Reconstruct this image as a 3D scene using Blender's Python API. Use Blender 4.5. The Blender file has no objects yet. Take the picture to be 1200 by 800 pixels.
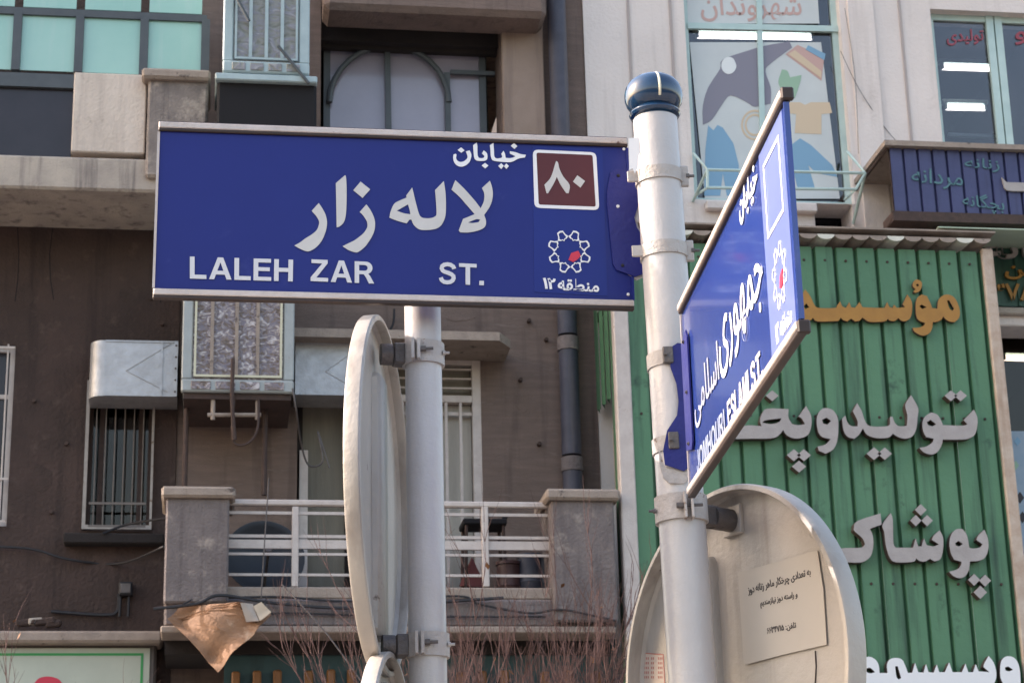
import bpy, bmesh, math, random
from mathutils import Vector, Matrix
random.seed(7)
C = bpy.context.scene
COL = C.collection
R = math.radians

# ---------------------------------------------------------------- camera
F_PX = 2436.0
PITCH, ROLL, YAW = 0.3173, -0.0257, 0.1481          # camera pitch, roll; facade yaw
CAM = Vector((0, 0, 1.6))
def rotz(v, a): return Vector((v[0]*math.cos(a)-v[1]*math.sin(a), v[0]*math.sin(a)+v[1]*math.cos(a), v[2]))
_f = Vector((0, math.cos(PITCH), math.sin(PITCH)))
_r = Vector((1, 0, 0)); _u = _r.cross(_f)
_rr = math.cos(ROLL)*_r + math.sin(ROLL)*_u
_uu = -math.sin(ROLL)*_r + math.cos(ROLL)*_u
FW, RT, UP = rotz(_f, -YAW), rotz(_rr, -YAW), rotz(_uu, -YAW)
cd = bpy.data.cameras.new('camera'); cam = bpy.data.objects.new('camera', cd); COL.objects.link(cam)
m = Matrix((RT, UP, -FW)).transposed().to_4x4(); m.translation = CAM
cam.matrix_world = m
cd.sensor_width = 36; cd.lens = F_PX/1200*36; cd.clip_end = 2000; cd.clip_start = 0.05
cd.dof.use_dof = True; cd.dof.focus_distance = 5.0; cd.dof.aperture_fstop = 20
C.camera = cam

# ---------------------------------------------------------------- light
SUN_EL, SUN_AZ = 31.0, 283.0        # azimuth clockwise from +Y (281 = left, a little behind the houses)
w = bpy.data.worlds.new('World'); C.world = w; w.use_nodes = True
nt = w.node_tree; bg = nt.nodes['Background']
sky = nt.nodes.new('ShaderNodeTexSky'); sky.sky_type = 'NISHITA'; sky.sun_disc = False
sky.sun_elevation = R(SUN_EL); sky.sun_rotation = R(SUN_AZ)
sky.air_density = 1.6; sky.dust_density = 4.0; sky.ozone_density = 1.0
nt.links.new(sky.outputs[0], bg.inputs[0]); bg.inputs[1].default_value = 0.15
sd = bpy.data.lights.new('sun', 'SUN'); sd.energy = 2.0; sd.angle = R(0.6); sd.color = (1, .95, .87)
so = bpy.data.objects.new('sun', sd); COL.objects.link(so)
sv = Vector((math.sin(R(SUN_AZ))*math.cos(R(SUN_EL)), math.cos(R(SUN_AZ))*math.cos(R(SUN_EL)), math.sin(R(SUN_EL))))
so.rotation_euler = sv.to_track_quat('Z', 'Y').to_euler()
C.view_settings.view_transform = 'Standard'; C.view_settings.look = 'None'
C.view_settings.exposure = 1.62; C.view_settings.gamma = 1
C.view_settings.use_white_balance = True; C.view_settings.white_balance_temperature = 6650; C.view_settings.white_balance_tint = 17
C.render.engine = 'CYCLES'
C.cycles.max_bounces = 6; C.cycles.caustics_reflective = False; C.cycles.caustics_refractive = False

# ---------------------------------------------------------------- pixel <-> place helpers
def ray(u, v): return (FW*F_PX + RT*(u-600) - UP*(v-400)).normalized()
def on(u, v, O, N):
    d = ray(u, v); t = (O-CAM).dot(N)/d.dot(N); return CAM + d*t
def at(u, v, Y): return on(u, v, Vector((0, Y, 0)), Vector((0, 1, 0)))
def RC(u0, v0, u1, v1, Y):
    um, vm = (u0+u1)/2, (v0+v1)/2
    return at(u0, vm, Y).x, at(u1, vm, Y).x, at(um, v1, Y).z, at(um, v0, Y).z     # x0,x1,z0,z1
class Plane:
    def __init__(s, O, U, V):
        s.O, s.U, s.V = Vector(O), Vector(U).normalized(), Vector(V).normalized(); s.N = s.U.cross(s.V)
    def px(s, u, v):
        d = on(u, v, s.O, s.N) - s.O; return (d.dot(s.U), d.dot(s.V))
    def mat(s, off=0):
        M = Matrix((s.U, s.V, s.N)).transposed().to_4x4(); M.translation = s.O + s.N*off; return M
def facade(Y): return Plane((0, Y, 0), (1, 0, 0), (0, 0, 1))

# ---------------------------------------------------------------- materials
MATS = {}
def mat(name, c, rough=.7, c2=None, scale=4., amt=.5, bump=.0, bscale=40., metal=0., streak=None, sk=.5, coat=0., spec=.5, rust=None, rk=.62, rscale=6., det=6, emit=None, stretch=(1,1,1), rvar=0, rw=.06):
    if name in MATS: return MATS[name]
    m = bpy.data.materials.new(name); m.use_nodes = True; n = m.node_tree; N, L = n.nodes, n.links
    b = N['Principled BSDF']; b.inputs['Roughness'].default_value = rough; b.inputs['Metallic'].default_value = metal
    b.inputs['Coat Weight'].default_value = coat; b.inputs['Specular IOR Level'].default_value = spec
    b.inputs['Coat Roughness'].default_value = .08
    tc = N.new('ShaderNodeTexCoord'); geo = N.new('ShaderNodeNewGeometry')
    mp = N.new('ShaderNodeMapping'); mp.inputs['Scale'].default_value = stretch; L.new(geo.outputs['Position'], mp.inputs[0])
    src = None
    def noise(sc, vec, d=det, r=.6):
        t = N.new('ShaderNodeTexNoise'); t.inputs['Scale'].default_value = sc; t.inputs['Detail'].default_value = d
        t.inputs['Roughness'].default_value = r; L.new(vec, t.inputs['Vector']); return t.outputs['Fac']
    def ramp(f, a, z):
        r = N.new('ShaderNodeMapRange'); r.inputs[1].default_value = a; r.inputs[2].default_value = z; L.new(f, r.inputs[0]); return r.outputs[0]
    def mix(f, A, B, k=1.):
        x = N.new('ShaderNodeMix'); x.data_type = 'RGBA'
        mm = N.new('ShaderNodeMath'); mm.operation = 'MULTIPLY'; mm.inputs[1].default_value = k; L.new(f, mm.inputs[0]); L.new(mm.outputs[0], x.inputs[0])
        for s, V in ((6, A), (7, B)):
            if isinstance(V, tuple): x.inputs[s].default_value = (*V, 1)
            else: L.new(V, x.inputs[s])
        return x.outputs[2]
    cur = c
    if c2: cur = mix(ramp(noise(scale, mp.outputs[0]), .5-.28*amt-.02, .5+.28*amt+.02), cur, c2)
    if streak:
        m2 = N.new('ShaderNodeMapping'); m2.inputs['Scale'].default_value = (7, 7, .45); L.new(geo.outputs['Position'], m2.inputs[0])
        cur = mix(ramp(noise(1.3, m2.outputs[0], 4), .52, .74), cur, streak, sk)
    if rust:
        cur = mix(ramp(noise(rscale, mp.outputs[0], 8, .7), rk, rk+rw), cur, rust)
    if isinstance(cur, tuple): b.inputs['Base Color'].default_value = (*cur, 1)
    else: L.new(cur, b.inputs['Base Color'])
    if rvar:
        L.new(ramp_out(N, L, noise(scale*2, mp.outputs[0]), rough-rvar, rough+rvar), b.inputs['Roughness'])
    if bump:
        bp = N.new('ShaderNodeBump'); bp.inputs['Strength'].default_value = bump; bp.inputs['Distance'].default_value = .02
        L.new(noise(bscale, mp.outputs[0], 5), bp.inputs['Height']); L.new(bp.outputs[0], b.inputs['Normal'])
    if emit:
        b.inputs['Emission Color'].default_value = (*emit[0], 1); b.inputs['Emission Strength'].default_value = emit[1]
    MATS[name] = m; return m
def ramp_out(N, L, f, a, z):
    r = N.new('ShaderNodeMapRange'); r.inputs[1].default_value = .3; r.inputs[2].default_value = .7
    r.inputs[3].default_value = a; r.inputs[4].default_value = z; L.new(f, r.inputs[0]); return r.outputs[0]
def glass_mat(name, tint=(.8, .85, .85), k=.12):
    m = bpy.data.materials.new(name); m.use_nodes = True; n = m.node_tree; N, L = n.nodes, n.links
    for x in list(N):
        if x.type == 'BSDF_PRINCIPLED': N.remove(x)
    t = N.new('ShaderNodeBsdfTransparent'); t.inputs[0].default_value = (*tint, 1)
    g = N.new('ShaderNodeBsdfGlossy'); g.inputs['Roughness'].default_value = .04
    fr = N.new('ShaderNodeFresnel'); fr.inputs[0].default_value = 1.55
    ad = N.new('ShaderNodeMath'); ad.operation = 'ADD'; ad.inputs[1].default_value = k; L.new(fr.outputs[0], ad.inputs[0])
    mx = N.new('ShaderNodeMixShader'); L.new(ad.outputs[0], mx.inputs[0]); L.new(t.outputs[0], mx.inputs[1]); L.new(g.outputs[0], mx.inputs[2])
    L.new(mx.outputs[0], N['Material Output'].inputs[0]); return m

M_brown = mat('brown_plaster', (.082, .050, .042), .9, (.042, .027, .023), 2.2, .95, .9, 30, streak=(.022, .014, .013), sk=.65, rust=(.12, .08, .066), rk=.56, rscale=5, rw=.22)
M_brick = mat('beige_brick', (.27, .195, .165), .9, (.165, .118, .10), 3.0, .95, .8, 36, streak=(.09, .065, .058), sk=.6, rust=(.34, .265, .23), rk=.58, rscale=3, rw=.2, stretch=(1, 1, 7))
M_tan = mat('sunlit_tan_plaster', (.36, .265, .215), .9, (.26, .19, .15), 2.5, .9, .4, 50, streak=(.14, .10, .09), sk=.5)
M_pale = mat('pale_stone', (.80, .715, .67), .8, (.68, .60, .555), 1.1, .95, .4, 30, streak=(.50, .435, .40), sk=.4, rust=(.50, .43, .39), rk=.60, rscale=2.2, rw=.2)
M_conc = mat('stained_concrete', (.56, .48, .40), .9, (.32, .27, .24), 4.0, .95, .6, 60, streak=(.085, .07, .075), sk=.85)
M_peel = mat('peeling_render', (.235, .195, .185), .92, (.13, .108, .108), 4, .9, .8, 45, streak=(.060, .047, .050), sk=.75, rust=(.40, .335, .29), rk=.56, rscale=5, rw=.2)
M_cap = mat('worn_coping', (.40, .32, .265), .85, (.25, .20, .17), 8, .9, .5, 70, rust=(.11, .085, .075), rk=.60, rscale=9)
M_shaded = mat('shaded_brown', (0.0275, 0.0209, 0.0198), .95, (0.0165, 0.0132, 0.0132), 3, .8, .4, 40)  # near-black brown, shade of soffit and recesses put into the colour
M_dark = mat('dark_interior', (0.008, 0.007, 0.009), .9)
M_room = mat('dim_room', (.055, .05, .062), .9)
M_white = mat('cream_paint', (.60, .53, .49), .5, (.48, .41, .38), 10, .7, .2, 60, rust=(.22, .11, .07), rk=.64, rscale=16)
M_mint = mat('mint_frame_paint', (.50, .64, .61), .45, (.42, .56, .54), 6, .5)
M_greyfr = mat('grey_frame_paint', (0.078, 0.09, 0.099), .5, (0.06, 0.069, 0.078), 6, .6)
M_teal = mat('teal_pane', (.25, .50, .43), .16, (.40, .63, .56), .9, 1.0, coat=.4, streak=(.44, .60, .55), sk=.5)
M_lav = mat('lavender_pane', (.40, .375, .46), .16, (.30, .285, .35), 1.2, .9, coat=.4)
M_darkpane = mat('dark_pane', (.040, .036, .045), .2, (.028, .026, .033), 2, .6, coat=.1, spec=.3)
M_curtain = mat('beige_curtain', (0.24, 0.216, 0.174), .9, (0.168, 0.15, 0.12), 3, .9, .3, 20, stretch=(7, 7, .5))
M_galv = mat('galvanised_sheet', (.50, .50, .52), .42, (.34, .34, .355), 7, .95, .25, 26, metal=.45, rvar=.08, rust=(.22, .19, .17), rk=.66, rscale=9)
M_iron = mat('rusty_iron', (0.078, 0.045, 0.036), .8, (0.042, 0.027, 0.024), 20, .8, .3, 90)
M_black = mat('black_rubber', (.015, .014, .018), .6)
M_pole = mat('pole_enamel', (.53, .51, .515), .34, (.43, .41, .41), 5, .9, .12, 60, streak=(.33, .30, .29), sk=.45, rust=(.17, .13, .10), rk=.685, rscale=30, coat=.1)
M_clamp = mat('clamp_enamel', (.50, .465, .445), .5, (.34, .30, .28), 12, .9, .3, 70, rust=(.16, .085, .05), rk=.61, rscale=26)
M_disc = mat('sign_back_metal', (.47, .435, .40), .42, (.33, .30, .27), 2.4, .95, .15, 40, streak=(.15, .12, .10), sk=.65, rust=(.11, .08, .06), rk=.655, rscale=14)
M_steel = mat('dull_steel', (0.144, 0.129, 0.126), .5, (0.09, 0.075, 0.072), 14, .8, .3, 80, metal=.4)
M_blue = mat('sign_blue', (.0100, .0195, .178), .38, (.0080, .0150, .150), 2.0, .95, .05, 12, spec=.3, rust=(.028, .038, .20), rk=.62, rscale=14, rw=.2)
M_blueB = mat('sign_blue_lit_side', (.022, .052, .245), .22, (.016, .038, .205), 2.4, .95, .05, 12, coat=.5, rust=(.075, .09, .27), rk=.58, rscale=5, rw=.25)  # brighter copy of the sign blue, sunlight put into the colour
M_blue2 = mat('sticker_blue', (.011, .025, .198), .36, (.010, .021, .178), 4, .7, spec=.28)
M_paleblue = mat('sticker_pale_blue', (.15, .20, .46), .30, (.13, .175, .42), 4, .7, coat=.4)
M_bplate = mat('bracket_blue', (.017, .020, .17), .42, (.013, .016, .145), 8, .7, .2, 70, spec=.35)
M_let = mat('reflective_letter', (.58, .565, .545), .45, (.53, .515, .50), 30, .6)
M_let2 = mat('reflective_letter_bright', (.78, .78, .80), .4)
M_glarefade = mat('glare_faded_letter', (.34, .40, .50), .45, (.18, .22, .38), 22, .9)  # letters greyed, milky glare on the sign's left put into the colour
M_latin = mat('latin_letter', (.60, .60, .63), .45)
M_maroon = mat('maroon_vinyl', (.105, .024, .028), .4, (.09, .02, .024), 8, .6, spec=.3)
M_red = mat('red_vinyl', (.58, .025, .06), .4)
M_alu = mat('sign_frame', (.60, .53, .50), .4, (.46, .40, .37), 14, .8, .25, 90, metal=.1, rust=(.15, .09, .07), rk=.64, rscale=20)
M_bronze = mat('frame_groove', (.045, .026, .022), .5, (.03, .02, .018), 14, .7, metal=.2)
M_ball = mat('finial_enamel', (.006, .040, .098), .12, (.004, .026, .07), 8, .7, coat=.6)
M_green = mat('green_sheet', (.072, .180, .100), .5, (.100, .235, .128), .9, .95, .2, 14, streak=(.028, .060, .040), sk=.85, rust=(.026, .056, .038), rk=.61, rscale=2.4, rw=.12, spec=.4)
M_3d = mat('silver_letter', (.42, .375, .36), .5, (.34, .30, .285), 8, .7, .15, 60)
M_3dw = mat('white_letter', (.80, .79, .80), .4)
M_3dy = mat('mustard_letter', (.40, .19, .028), .5, (.33, .15, .022), 8, .7)
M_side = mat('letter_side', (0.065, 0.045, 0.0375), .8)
M_navy = mat('navy_sheet', (.058, .065, .165), .5, (.040, .046, .125), 5, .8, .1, 30, streak=(.020, .020, .055), sk=.7)
M_tealp = mat('teal_paint_letter', (.10, .24, .26), .7, (.06, .12, .16), 30, .9)
M_fascia = mat('teal_fascia', (0.0225, 0.0625, 0.065), .6, (0.0175, 0.05, 0.0525), 3, .7, .2, 30, streak=(0.01, 0.025, 0.0275), sk=.6)
M_orange = mat('orange_wood', (0.228, 0.09, 0.021), .6, (0.168, 0.066, 0.018), 9, .7)
M_box = mat('lightbox_face', (.50, .53, .44), .5, (.44, .47, .39), 3, .6)
M_gline = mat('green_line', (.03, .30, .08), .5)
M_card = mat('brown_board', (.36, .20, .115), .75, (.17, .085, .045), 3.2, .95, .5, 30, rust=(.50, .35, .25), rk=.60, rscale=5, rw=.15)
M_pap = mat('pale_paper', (.62, .56, .50), .7, (.54, .48, .43), 6, .7)
M_notice = mat('notice_paper', (0.448, 0.408, 0.364), .55, (0.4, 0.364, 0.32), 4, .8, rust=(0.288, 0.248, 0.208), rk=.71, rscale=26)
M_ink = mat('black_ink', (.03, .025, .03), .6)
M_pink = mat('pink_print', (.50, .20, .17), .6)
M_twig = mat('twig_bark', (.070, .032, .030), .9, (.115, .065, .058), 14, .8)
M_leaf = mat('dead_leaf', (0.24, 0.102, 0.03), .7, (0.132, 0.048, 0.018), 30, .8)
M_asph = mat('asphalt', (.05, .05, .052), .9, (.04, .04, .042), 8, .7, .6, 120)
M_pave = mat('paving', (.28, .26, .24), .9, (.22, .205, .19), 6, .7, .4, 60)
M_tube = mat('lit_tube', (.9, .9, .85), .4, emit=((1, .98, .86), 2.6))
M_glass = glass_mat('window_glass', (.72, .72, .76), .03)
M_glassd = glass_mat('hazy_glass', (.62, .58, .54), -.01)
M_poster = mat('poster_paper', (.60, .63, .62), .6, (.54, .57, .57), 3, .7)
M_pk = mat('poster_charcoal', (.23, .22, .27), .6); M_pb = mat('poster_blue', (.20, .37, .52), .6)
M_po = mat('poster_orange', (.64, .50, .35), .6); M_pg = mat('poster_green', (.30, .46, .33), .6)
M_pr = mat('poster_salmon', (.56, .36, .32), .6); M_pw = mat('poster_white', (.75, .77, .76), .6)
M_foil = None
def foil(name, cs, rough, sc):
    m = bpy.data.materials.new(name); m.use_nodes = True; N, L = m.node_tree.nodes, m.node_tree.links
    b = N['Principled BSDF']; b.inputs['Roughness'].default_value = rough; b.inputs['Coat Weight'].default_value = .5
    geo = N.new('ShaderNodeNewGeometry'); mp = N.new('ShaderNodeMapping'); mp.inputs['Scale'].default_value = (1, 1, 1.6); L.new(geo.outputs['Position'], mp.inputs[0])
    t = N.new('ShaderNodeTexNoise'); t.inputs['Scale'].default_value = sc; t.inputs['Detail'].default_value = 7; t.inputs['Distortion'].default_value = 1.6; L.new(mp.outputs[0], t.inputs['Vector'])
    r = N.new('ShaderNodeValToRGB'); e = r.color_ramp.elements
    e[0].position = .34; e[0].color = (*cs[0], 1); e[1].position = .66; e[1].color = (*cs[-1], 1)
    for i, c in enumerate(cs[1:-1]):
        q = e.new(.34+.32*(i+1)/(len(cs)-1)); q.color = (*c, 1)
    L.new(t.outputs['Fac'], r.inputs[0]); L.new(r.outputs[0], b.inputs['Base Color'])
    bp = N.new('ShaderNodeBump'); bp.inputs['Strength'].default_value = .9; bp.inputs['Distance'].default_value = .03; L.new(t.outputs['Fac'], bp.inputs['Height']); L.new(bp.outputs[0], b.inputs['Normal'])
    return m
M_foil = foil('wrapped_pad', [(.10, .06, .04), (.20, .14, .11), (.17, .145, .19), (.33, .27, .25), (.60, .55, .56)], .25, 14)
M_foil2 = foil('dusty_pad', [(.16, .16, .13), (.25, .245, .21), (.23, .22, .25), (.36, .35, .35)], .45, 7)

# ---------------------------------------------------------------- mesh helpers
class MB:
    def __init__(s): s.v, s.f = [], []
    def add(s, vs, fs):
        k = len(s.v); s.v += [Vector(x) for x in vs]; s.f += [tuple(i+k for i in f) for f in fs]; return s
    def box(s, x0, x1, y0, y1, z0, z1, c=0):
        if x1 < x0: x0, x1 = x1, x0
        if z1 < z0: z0, z1 = z1, z0
        return s.obox(Vector(((x0+x1)/2, (y0+y1)/2, (z0+z1)/2)), Vector((1, 0, 0)), Vector((0, 1, 0)), Vector((0, 0, 1)), (x1-x0)/2, (y1-y0)/2, (z1-z0)/2, c)
    def obox(s, O, a, b, d, ha, hb, hd, c=0):
        O, a, b, d = Vector(O), Vector(a), Vector(b), Vector(d)
        if c <= 0:
            vs = [O+a*ha*i+b*hb*j+d*hd*k for i in (-1, 1) for j in (-1, 1) for k in (-1, 1)]
            return s.add(vs, [(0, 1, 3, 2), (4, 6, 7, 5), (0, 4, 5, 1), (2, 3, 7, 6), (0, 2, 6, 4), (1, 5, 7, 3)])
        c = min(c, ha*.45, hb*.45, hd*.45)
        bm = bmesh.new(); bmesh.ops.create_cube(bm, size=2)
        for q in bm.verts: q.co = Vector((q.co.x*ha, q.co.y*hb, q.co.z*hd))
        bmesh.ops.bevel(bm, geom=bm.edges[:], offset=c, segments=1, affect='EDGES')
        bm.verts.index_update()
        s.add([O+a*q.co.x+b*q.co.y+d*q.co.z for q in bm.verts], [tuple(x.index for x in f.verts) for f in bm.faces]); bm.free(); return s
    def rc(s, u0, v0, u1, v1, Y0, Y1, c=0):      # px rectangle on plane Y0, box back to Y1
        x0, x1, z0, z1 = RC(u0, v0, u1, v1, Y0); return s.box(x0, x1, Y0, Y1, z0, z1, c)
    def tube(s, pts, r, n=8, cap=True):
        pts = [Vector(p) for p in pts]; rs = r if isinstance(r, (list, tuple)) else [r]*len(pts); base = len(s.v)
        prev = None
        for i, p in enumerate(pts):
            t = (pts[min(i+1, len(pts)-1)]-pts[max(i-1, 0)]).normalized()
            a = prev if prev else (Vector((0, 0, 1)) if abs(t.z) < .9 else Vector((1, 0, 0)))
            a = (a - t*a.dot(t)).normalized(); b = t.cross(a); prev = a
            for k in range(n):
                q = 2*math.pi*k/n; s.v.append(p+(a*math.cos(q)+b*math.sin(q))*rs[i])
        for i in range(len(pts)-1):
            for k in range(n):
                j = (k+1) % n; s.f.append((base+i*n+k, base+i*n+j, base+(i+1)*n+j, base+(i+1)*n+k))
        if cap:
            s.f.append(tuple(base+k for k in reversed(range(n)))); s.f.append(tuple(base+(len(pts)-1)*n+k for k in range(n)))
        return s
    def lathe(s, prof, O, ax, n=64):
        O, ax = Vector(O), Vector(ax).normalized(); a = Vector((0, 0, 1)) if abs(ax.z) < .9 else Vector((1, 0, 0))
        a = (a-ax*a.dot(ax)).normalized(); b = ax.cross(a); base = len(s.v)
        for (r, h) in prof:
            for k in range(n):
                q = 2*math.pi*k/n; s.v.append(O+ax*h+(a*math.cos(q)+b*math.sin(q))*max(r, 1e-4))
        for i in range(len(prof)-1):
            for k in range(n):
                j = (k+1) % n; s.f.append((base+i*n+k, base+i*n+j, base+(i+1)*n+j, base+(i+1)*n+k))
        return s
def tag(o, label=None, cat=None, group=None, kind=None):
    if label: o['label'] = label
    if cat: o['category'] = cat
    if group: o['group'] = group
    if kind: o['kind'] = kind
    return o
def root(o):
    while o.parent: o = o.parent
    return o
def raw(name, verts, faces, mt, parent=None, smooth=False, mats=None, mi=None):
    verts = [Vector(v) for v in verts]
    if parent: org = root(parent).location.copy()
    else:
        xs = [v.x for v in verts]; ys = [v.y for v in verts]; org = Vector(((min(xs)+max(xs))/2, (min(ys)+max(ys))/2, min(v.z for v in verts)))
    me = bpy.data.meshes.new(name); me.from_pydata([v-org for v in verts], [], faces)
    bm = bmesh.new(); bm.from_mesh(me); bmesh.ops.recalc_face_normals(bm, faces=bm.faces[:]) if mi is None else None; bm.to_mesh(me); bm.free()
    for q in (mats or [mt]): me.materials.append(q)
    if mi:
        for p, i in zip(me.polygons, mi): p.material_index = i
    if smooth:
        me.polygons.foreach_set('use_smooth', [True]*len(me.polygons)); me.set_sharp_from_angle(angle=R(40))
    o = bpy.data.objects.new(name, me); COL.objects.link(o)
    if parent: o.parent = parent
    else: o.location = org
    return o
def obj(name, mb, mt, parent=None, smooth=False): return raw(name, mb.v, mb.f, mt, parent, smooth)
def thing(name, loc, label, cat, group=None):
    e = bpy.data.objects.new(name, None); COL.objects.link(e); e.location = loc; e.empty_display_size = .1
    return tag(e, label, cat, group)
def ccopy(o, parent, dv):
    c = o.copy(); COL.objects.link(c); c.parent = parent; c.location = Vector(dv); return c

def smooth_poly(pts, k=3, sharp=48):
    n = len(pts); out = []
    P = [Vector(p) for p in pts]
    corner = []
    for i in range(n):
        a = (P[i]-P[i-1]); b = (P[(i+1) % n]-P[i])
        corner.append(a.length < 1e-9 or b.length < 1e-9 or a.angle(b) > R(sharp))
    for i in range(n):
        p1, p2 = P[i], P[(i+1) % n]; p0, p3 = P[i-1], P[(i+2) % n]
        if corner[i]: p0 = p1-(p2-p1)
        if corner[(i+1) % n]: p3 = p2+(p2-p1)
        if corner[i] and corner[(i+1) % n]: out.append(p1); continue
        for j in range(k):
            t = j/k
            out.append(.5*((2*p1)+(-p0+p2)*t+(2*p0-5*p1+4*p2-p3)*t*t+(-p0+3*p1-3*p2+p3)*t**3))
    return [(p.x, p.y) for p in out]
def curve_mesh(loops, depth, bevel=0):
    cu = bpy.data.curves.new('c', 'CURVE'); cu.dimensions = '2D'; cu.fill_mode = 'BOTH'; cu.extrude = depth/2
    if bevel: cu.bevel_depth = bevel; cu.bevel_resolution = 1; cu.offset = -bevel
    for lp in loops:
        sp = cu.splines.new('POLY'); sp.points.add(len(lp)-1)
        for q, (x, y) in zip(sp.points, lp): q.co = (x, y, 0, 1)
        sp.use_cyclic_u = True
    return conv(cu)
def conv(cu):
    o = bpy.data.objects.new('tmp', cu); COL.objects.link(o)
    dg = bpy.context.evaluated_depsgraph_get(); ev = o.evaluated_get(dg); me = ev.to_mesh()
    vs = [v.co.copy() for v in me.vertices]; fs = [tuple(p.vertices) for p in me.polygons]; ns = [p.normal.z for p in me.polygons]
    ev.to_mesh_clear(); bpy.data.objects.remove(o); bpy.data.curves.remove(cu)
    return vs, fs, ns
def plate(name, loops, pl, off, depth, mt, parent, bevel=0, side=None):
    """loops in plane metres; solid of given depth whose back rests at off above the plane"""
    vs, fs, ns = curve_mesh(loops, depth, bevel); M = pl.mat(off+depth/2+bevel)
    o = raw(name, [M @ v for v in vs], fs, mt, parent, mats=[mt, side] if side else None, mi=[0 if abs(n) > .5 else 1 for n in ns] if side else None)
    return o
def pxloops(pl, loops, org=(0, 0), sc=1., sm=True, sharp=48):
    out = []
    for lp in loops:
        q = [pl.px(org[0]+x/sc, org[1]+y/sc) for x, y in lp]
        out.append(smooth_poly(q, 3, sharp) if sm else q)
    return out
def diamond(x, y, r, k=.85): return [(x, y-r*k), (x+r, y), (x, y+r*k), (x-r, y)]

# ---- Arabic-script text
AR = {'ا': (0xFE8D, 0), 'ب': (0xFE8F, 1), 'ت': (0xFE95, 1), 'ج': (0xFE9D, 1), 'ح': (0xFEA1, 1), 'خ': (0xFEA5, 1), 'د': (0xFEA9, 0), 'ر': (0xFEAD, 0),
      'ز': (0xFEAF, 0), 'س': (0xFEB1, 1), 'ش': (0xFEB5, 1), 'ط': (0xFEC1, 1), 'ع': (0xFEC9, 1), 'ف': (0xFED1, 1), 'ق': (0xFED5, 1), 'ک': (0xFB8E, 1), 'گ': (0xFB92, 1),
      'ل': (0xFEDD, 1), 'م': (0xFEE1, 1), 'ن': (0xFEE5, 1), 'ه': (0xFEE9, 1), 'و': (0xFEED, 0), 'ی': (0xFBFC, 1), 'پ': (0xFB56, 1), 'چ': (0xFB7A, 1)}
def shape(s):
    s = s.replace('لا', '\uFEFB') if False else s
    out = []
    for i, ch in enumerate(s):
        if ch not in AR: out.append(ch); continue
        b, dual = AR[ch]
        pv = i > 0 and s[i-1] in AR and AR[s[i-1]][1]; nx = i+1 < len(s) and s[i+1] in AR and dual
        out.append(chr(b+(3 if pv and nx else 2 if nx else 1 if pv else 0)))
    toks, num = [], ''
    for ch in out:
        if '\u06F0' <= ch <= '\u06F9': num += ch
        else:
            if num: toks.append(num); num = ''
            toks.append(ch)
    if num: toks.append(num)
    return ''.join(reversed(toks))
def text(name, s, quad, pl, off, depth, mt, parent, bold=0., rtl=True):
    """quad: plane-metre corners TL, TR, BR, BL that the text's box fills"""
    cu = bpy.data.curves.new('t', 'FONT'); cu.body = shape(s) if rtl else s; cu.extrude = .5; cu.offset = bold; cu.fill_mode = 'FRONT'; cu.resolution_u = 3
    vs, fs, ns = conv(cu)
    if not vs: return None
    x0, x1 = min(v.x for v in vs), max(v.x for v in vs); y0, y1 = min(v.y for v in vs), max(v.y for v in vs); M = pl.mat(off)
    q = [Vector(c) for c in quad]; out = []
    for v in vs:
        a = (v.x-x0)/(x1-x0); b = (v.y-y0)/(y1-y0)
        p = (q[0]*(1-a)+q[1]*a)*b+(q[3]*(1-a)+q[2]*a)*(1-b)
        out.append(M @ Vector((p.x, p.y, (v.z+.5)*depth)))
    return raw(name, out, fs, mt, parent)
def pxquad(pl, *c): return [pl.px(*p) for p in c]
def pxrect(pl, u0, v0, u1, v1): return pxquad(pl, (u0, v0), (u1, v0), (u1, v1), (u0, v1))

def wall_mesh(x0, x1, z0, z1, yf, yb, ops):
    mb = MB(); xs = sorted({x0, x1, *[min(max(o[i], x0), x1) for o in ops for i in (0, 1)]}); zs = sorted({z0, z1, *[min(max(o[i], z0), z1) for o in ops for i in (2, 3)]})
    hole = lambda x, z: any(o[0] < x < o[1] and o[2] < z < o[3] for o in ops)
    nx, nz = len(xs)-1, len(zs)-1; H = [[hole((xs[i]+xs[i+1])/2, (zs[j]+zs[j+1])/2) for j in range(nz)] for i in range(nx)]
    for i in range(nx):
        for j in range(nz):
            if H[i][j]: continue
            a, b, c, d = xs[i], xs[i+1], zs[j], zs[j+1]
            mb.add([(a, yf, c), (b, yf, c), (b, yf, d), (a, yf, d)], [(0, 1, 2, 3)]); mb.add([(a, yb, c), (b, yb, c), (b, yb, d), (a, yb, d)], [(3, 2, 1, 0)])
            for (di, dj, q) in ((-1, 0, [(a, yf, c), (a, yf, d), (a, yb, d), (a, yb, c)]), (1, 0, [(b, yf, c), (b, yb, c), (b, yb, d), (b, yf, d)]),
                                (0, -1, [(a, yf, c), (a, yb, c), (b, yb, c), (b, yf, c)]), (0, 1, [(a, yf, d), (b, yf, d), (b, yb, d), (a, yb, d)])):
                ii, jj = i+di, j+dj
                if not (0 <= ii < nx and 0 <= jj < nz) or H[ii][jj]: mb.add(q, [(0, 1, 2, 3)])
    return mb
def recess(r, y0, y1):
    x0, x1, z0, z1 = r; e = .0
    return MB().add([(x0, y0, z0), (x1, y0, z0), (x1, y0, z1), (x0, y0, z1), (x0, y1, z0), (x1, y1, z0), (x1, y1, z1), (x0, y1, z1)],
                    [(4, 5, 6, 7), (0, 4, 7, 3), (1, 2, 6, 5), (0, 1, 5, 4), (3, 7, 6, 2)])

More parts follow.
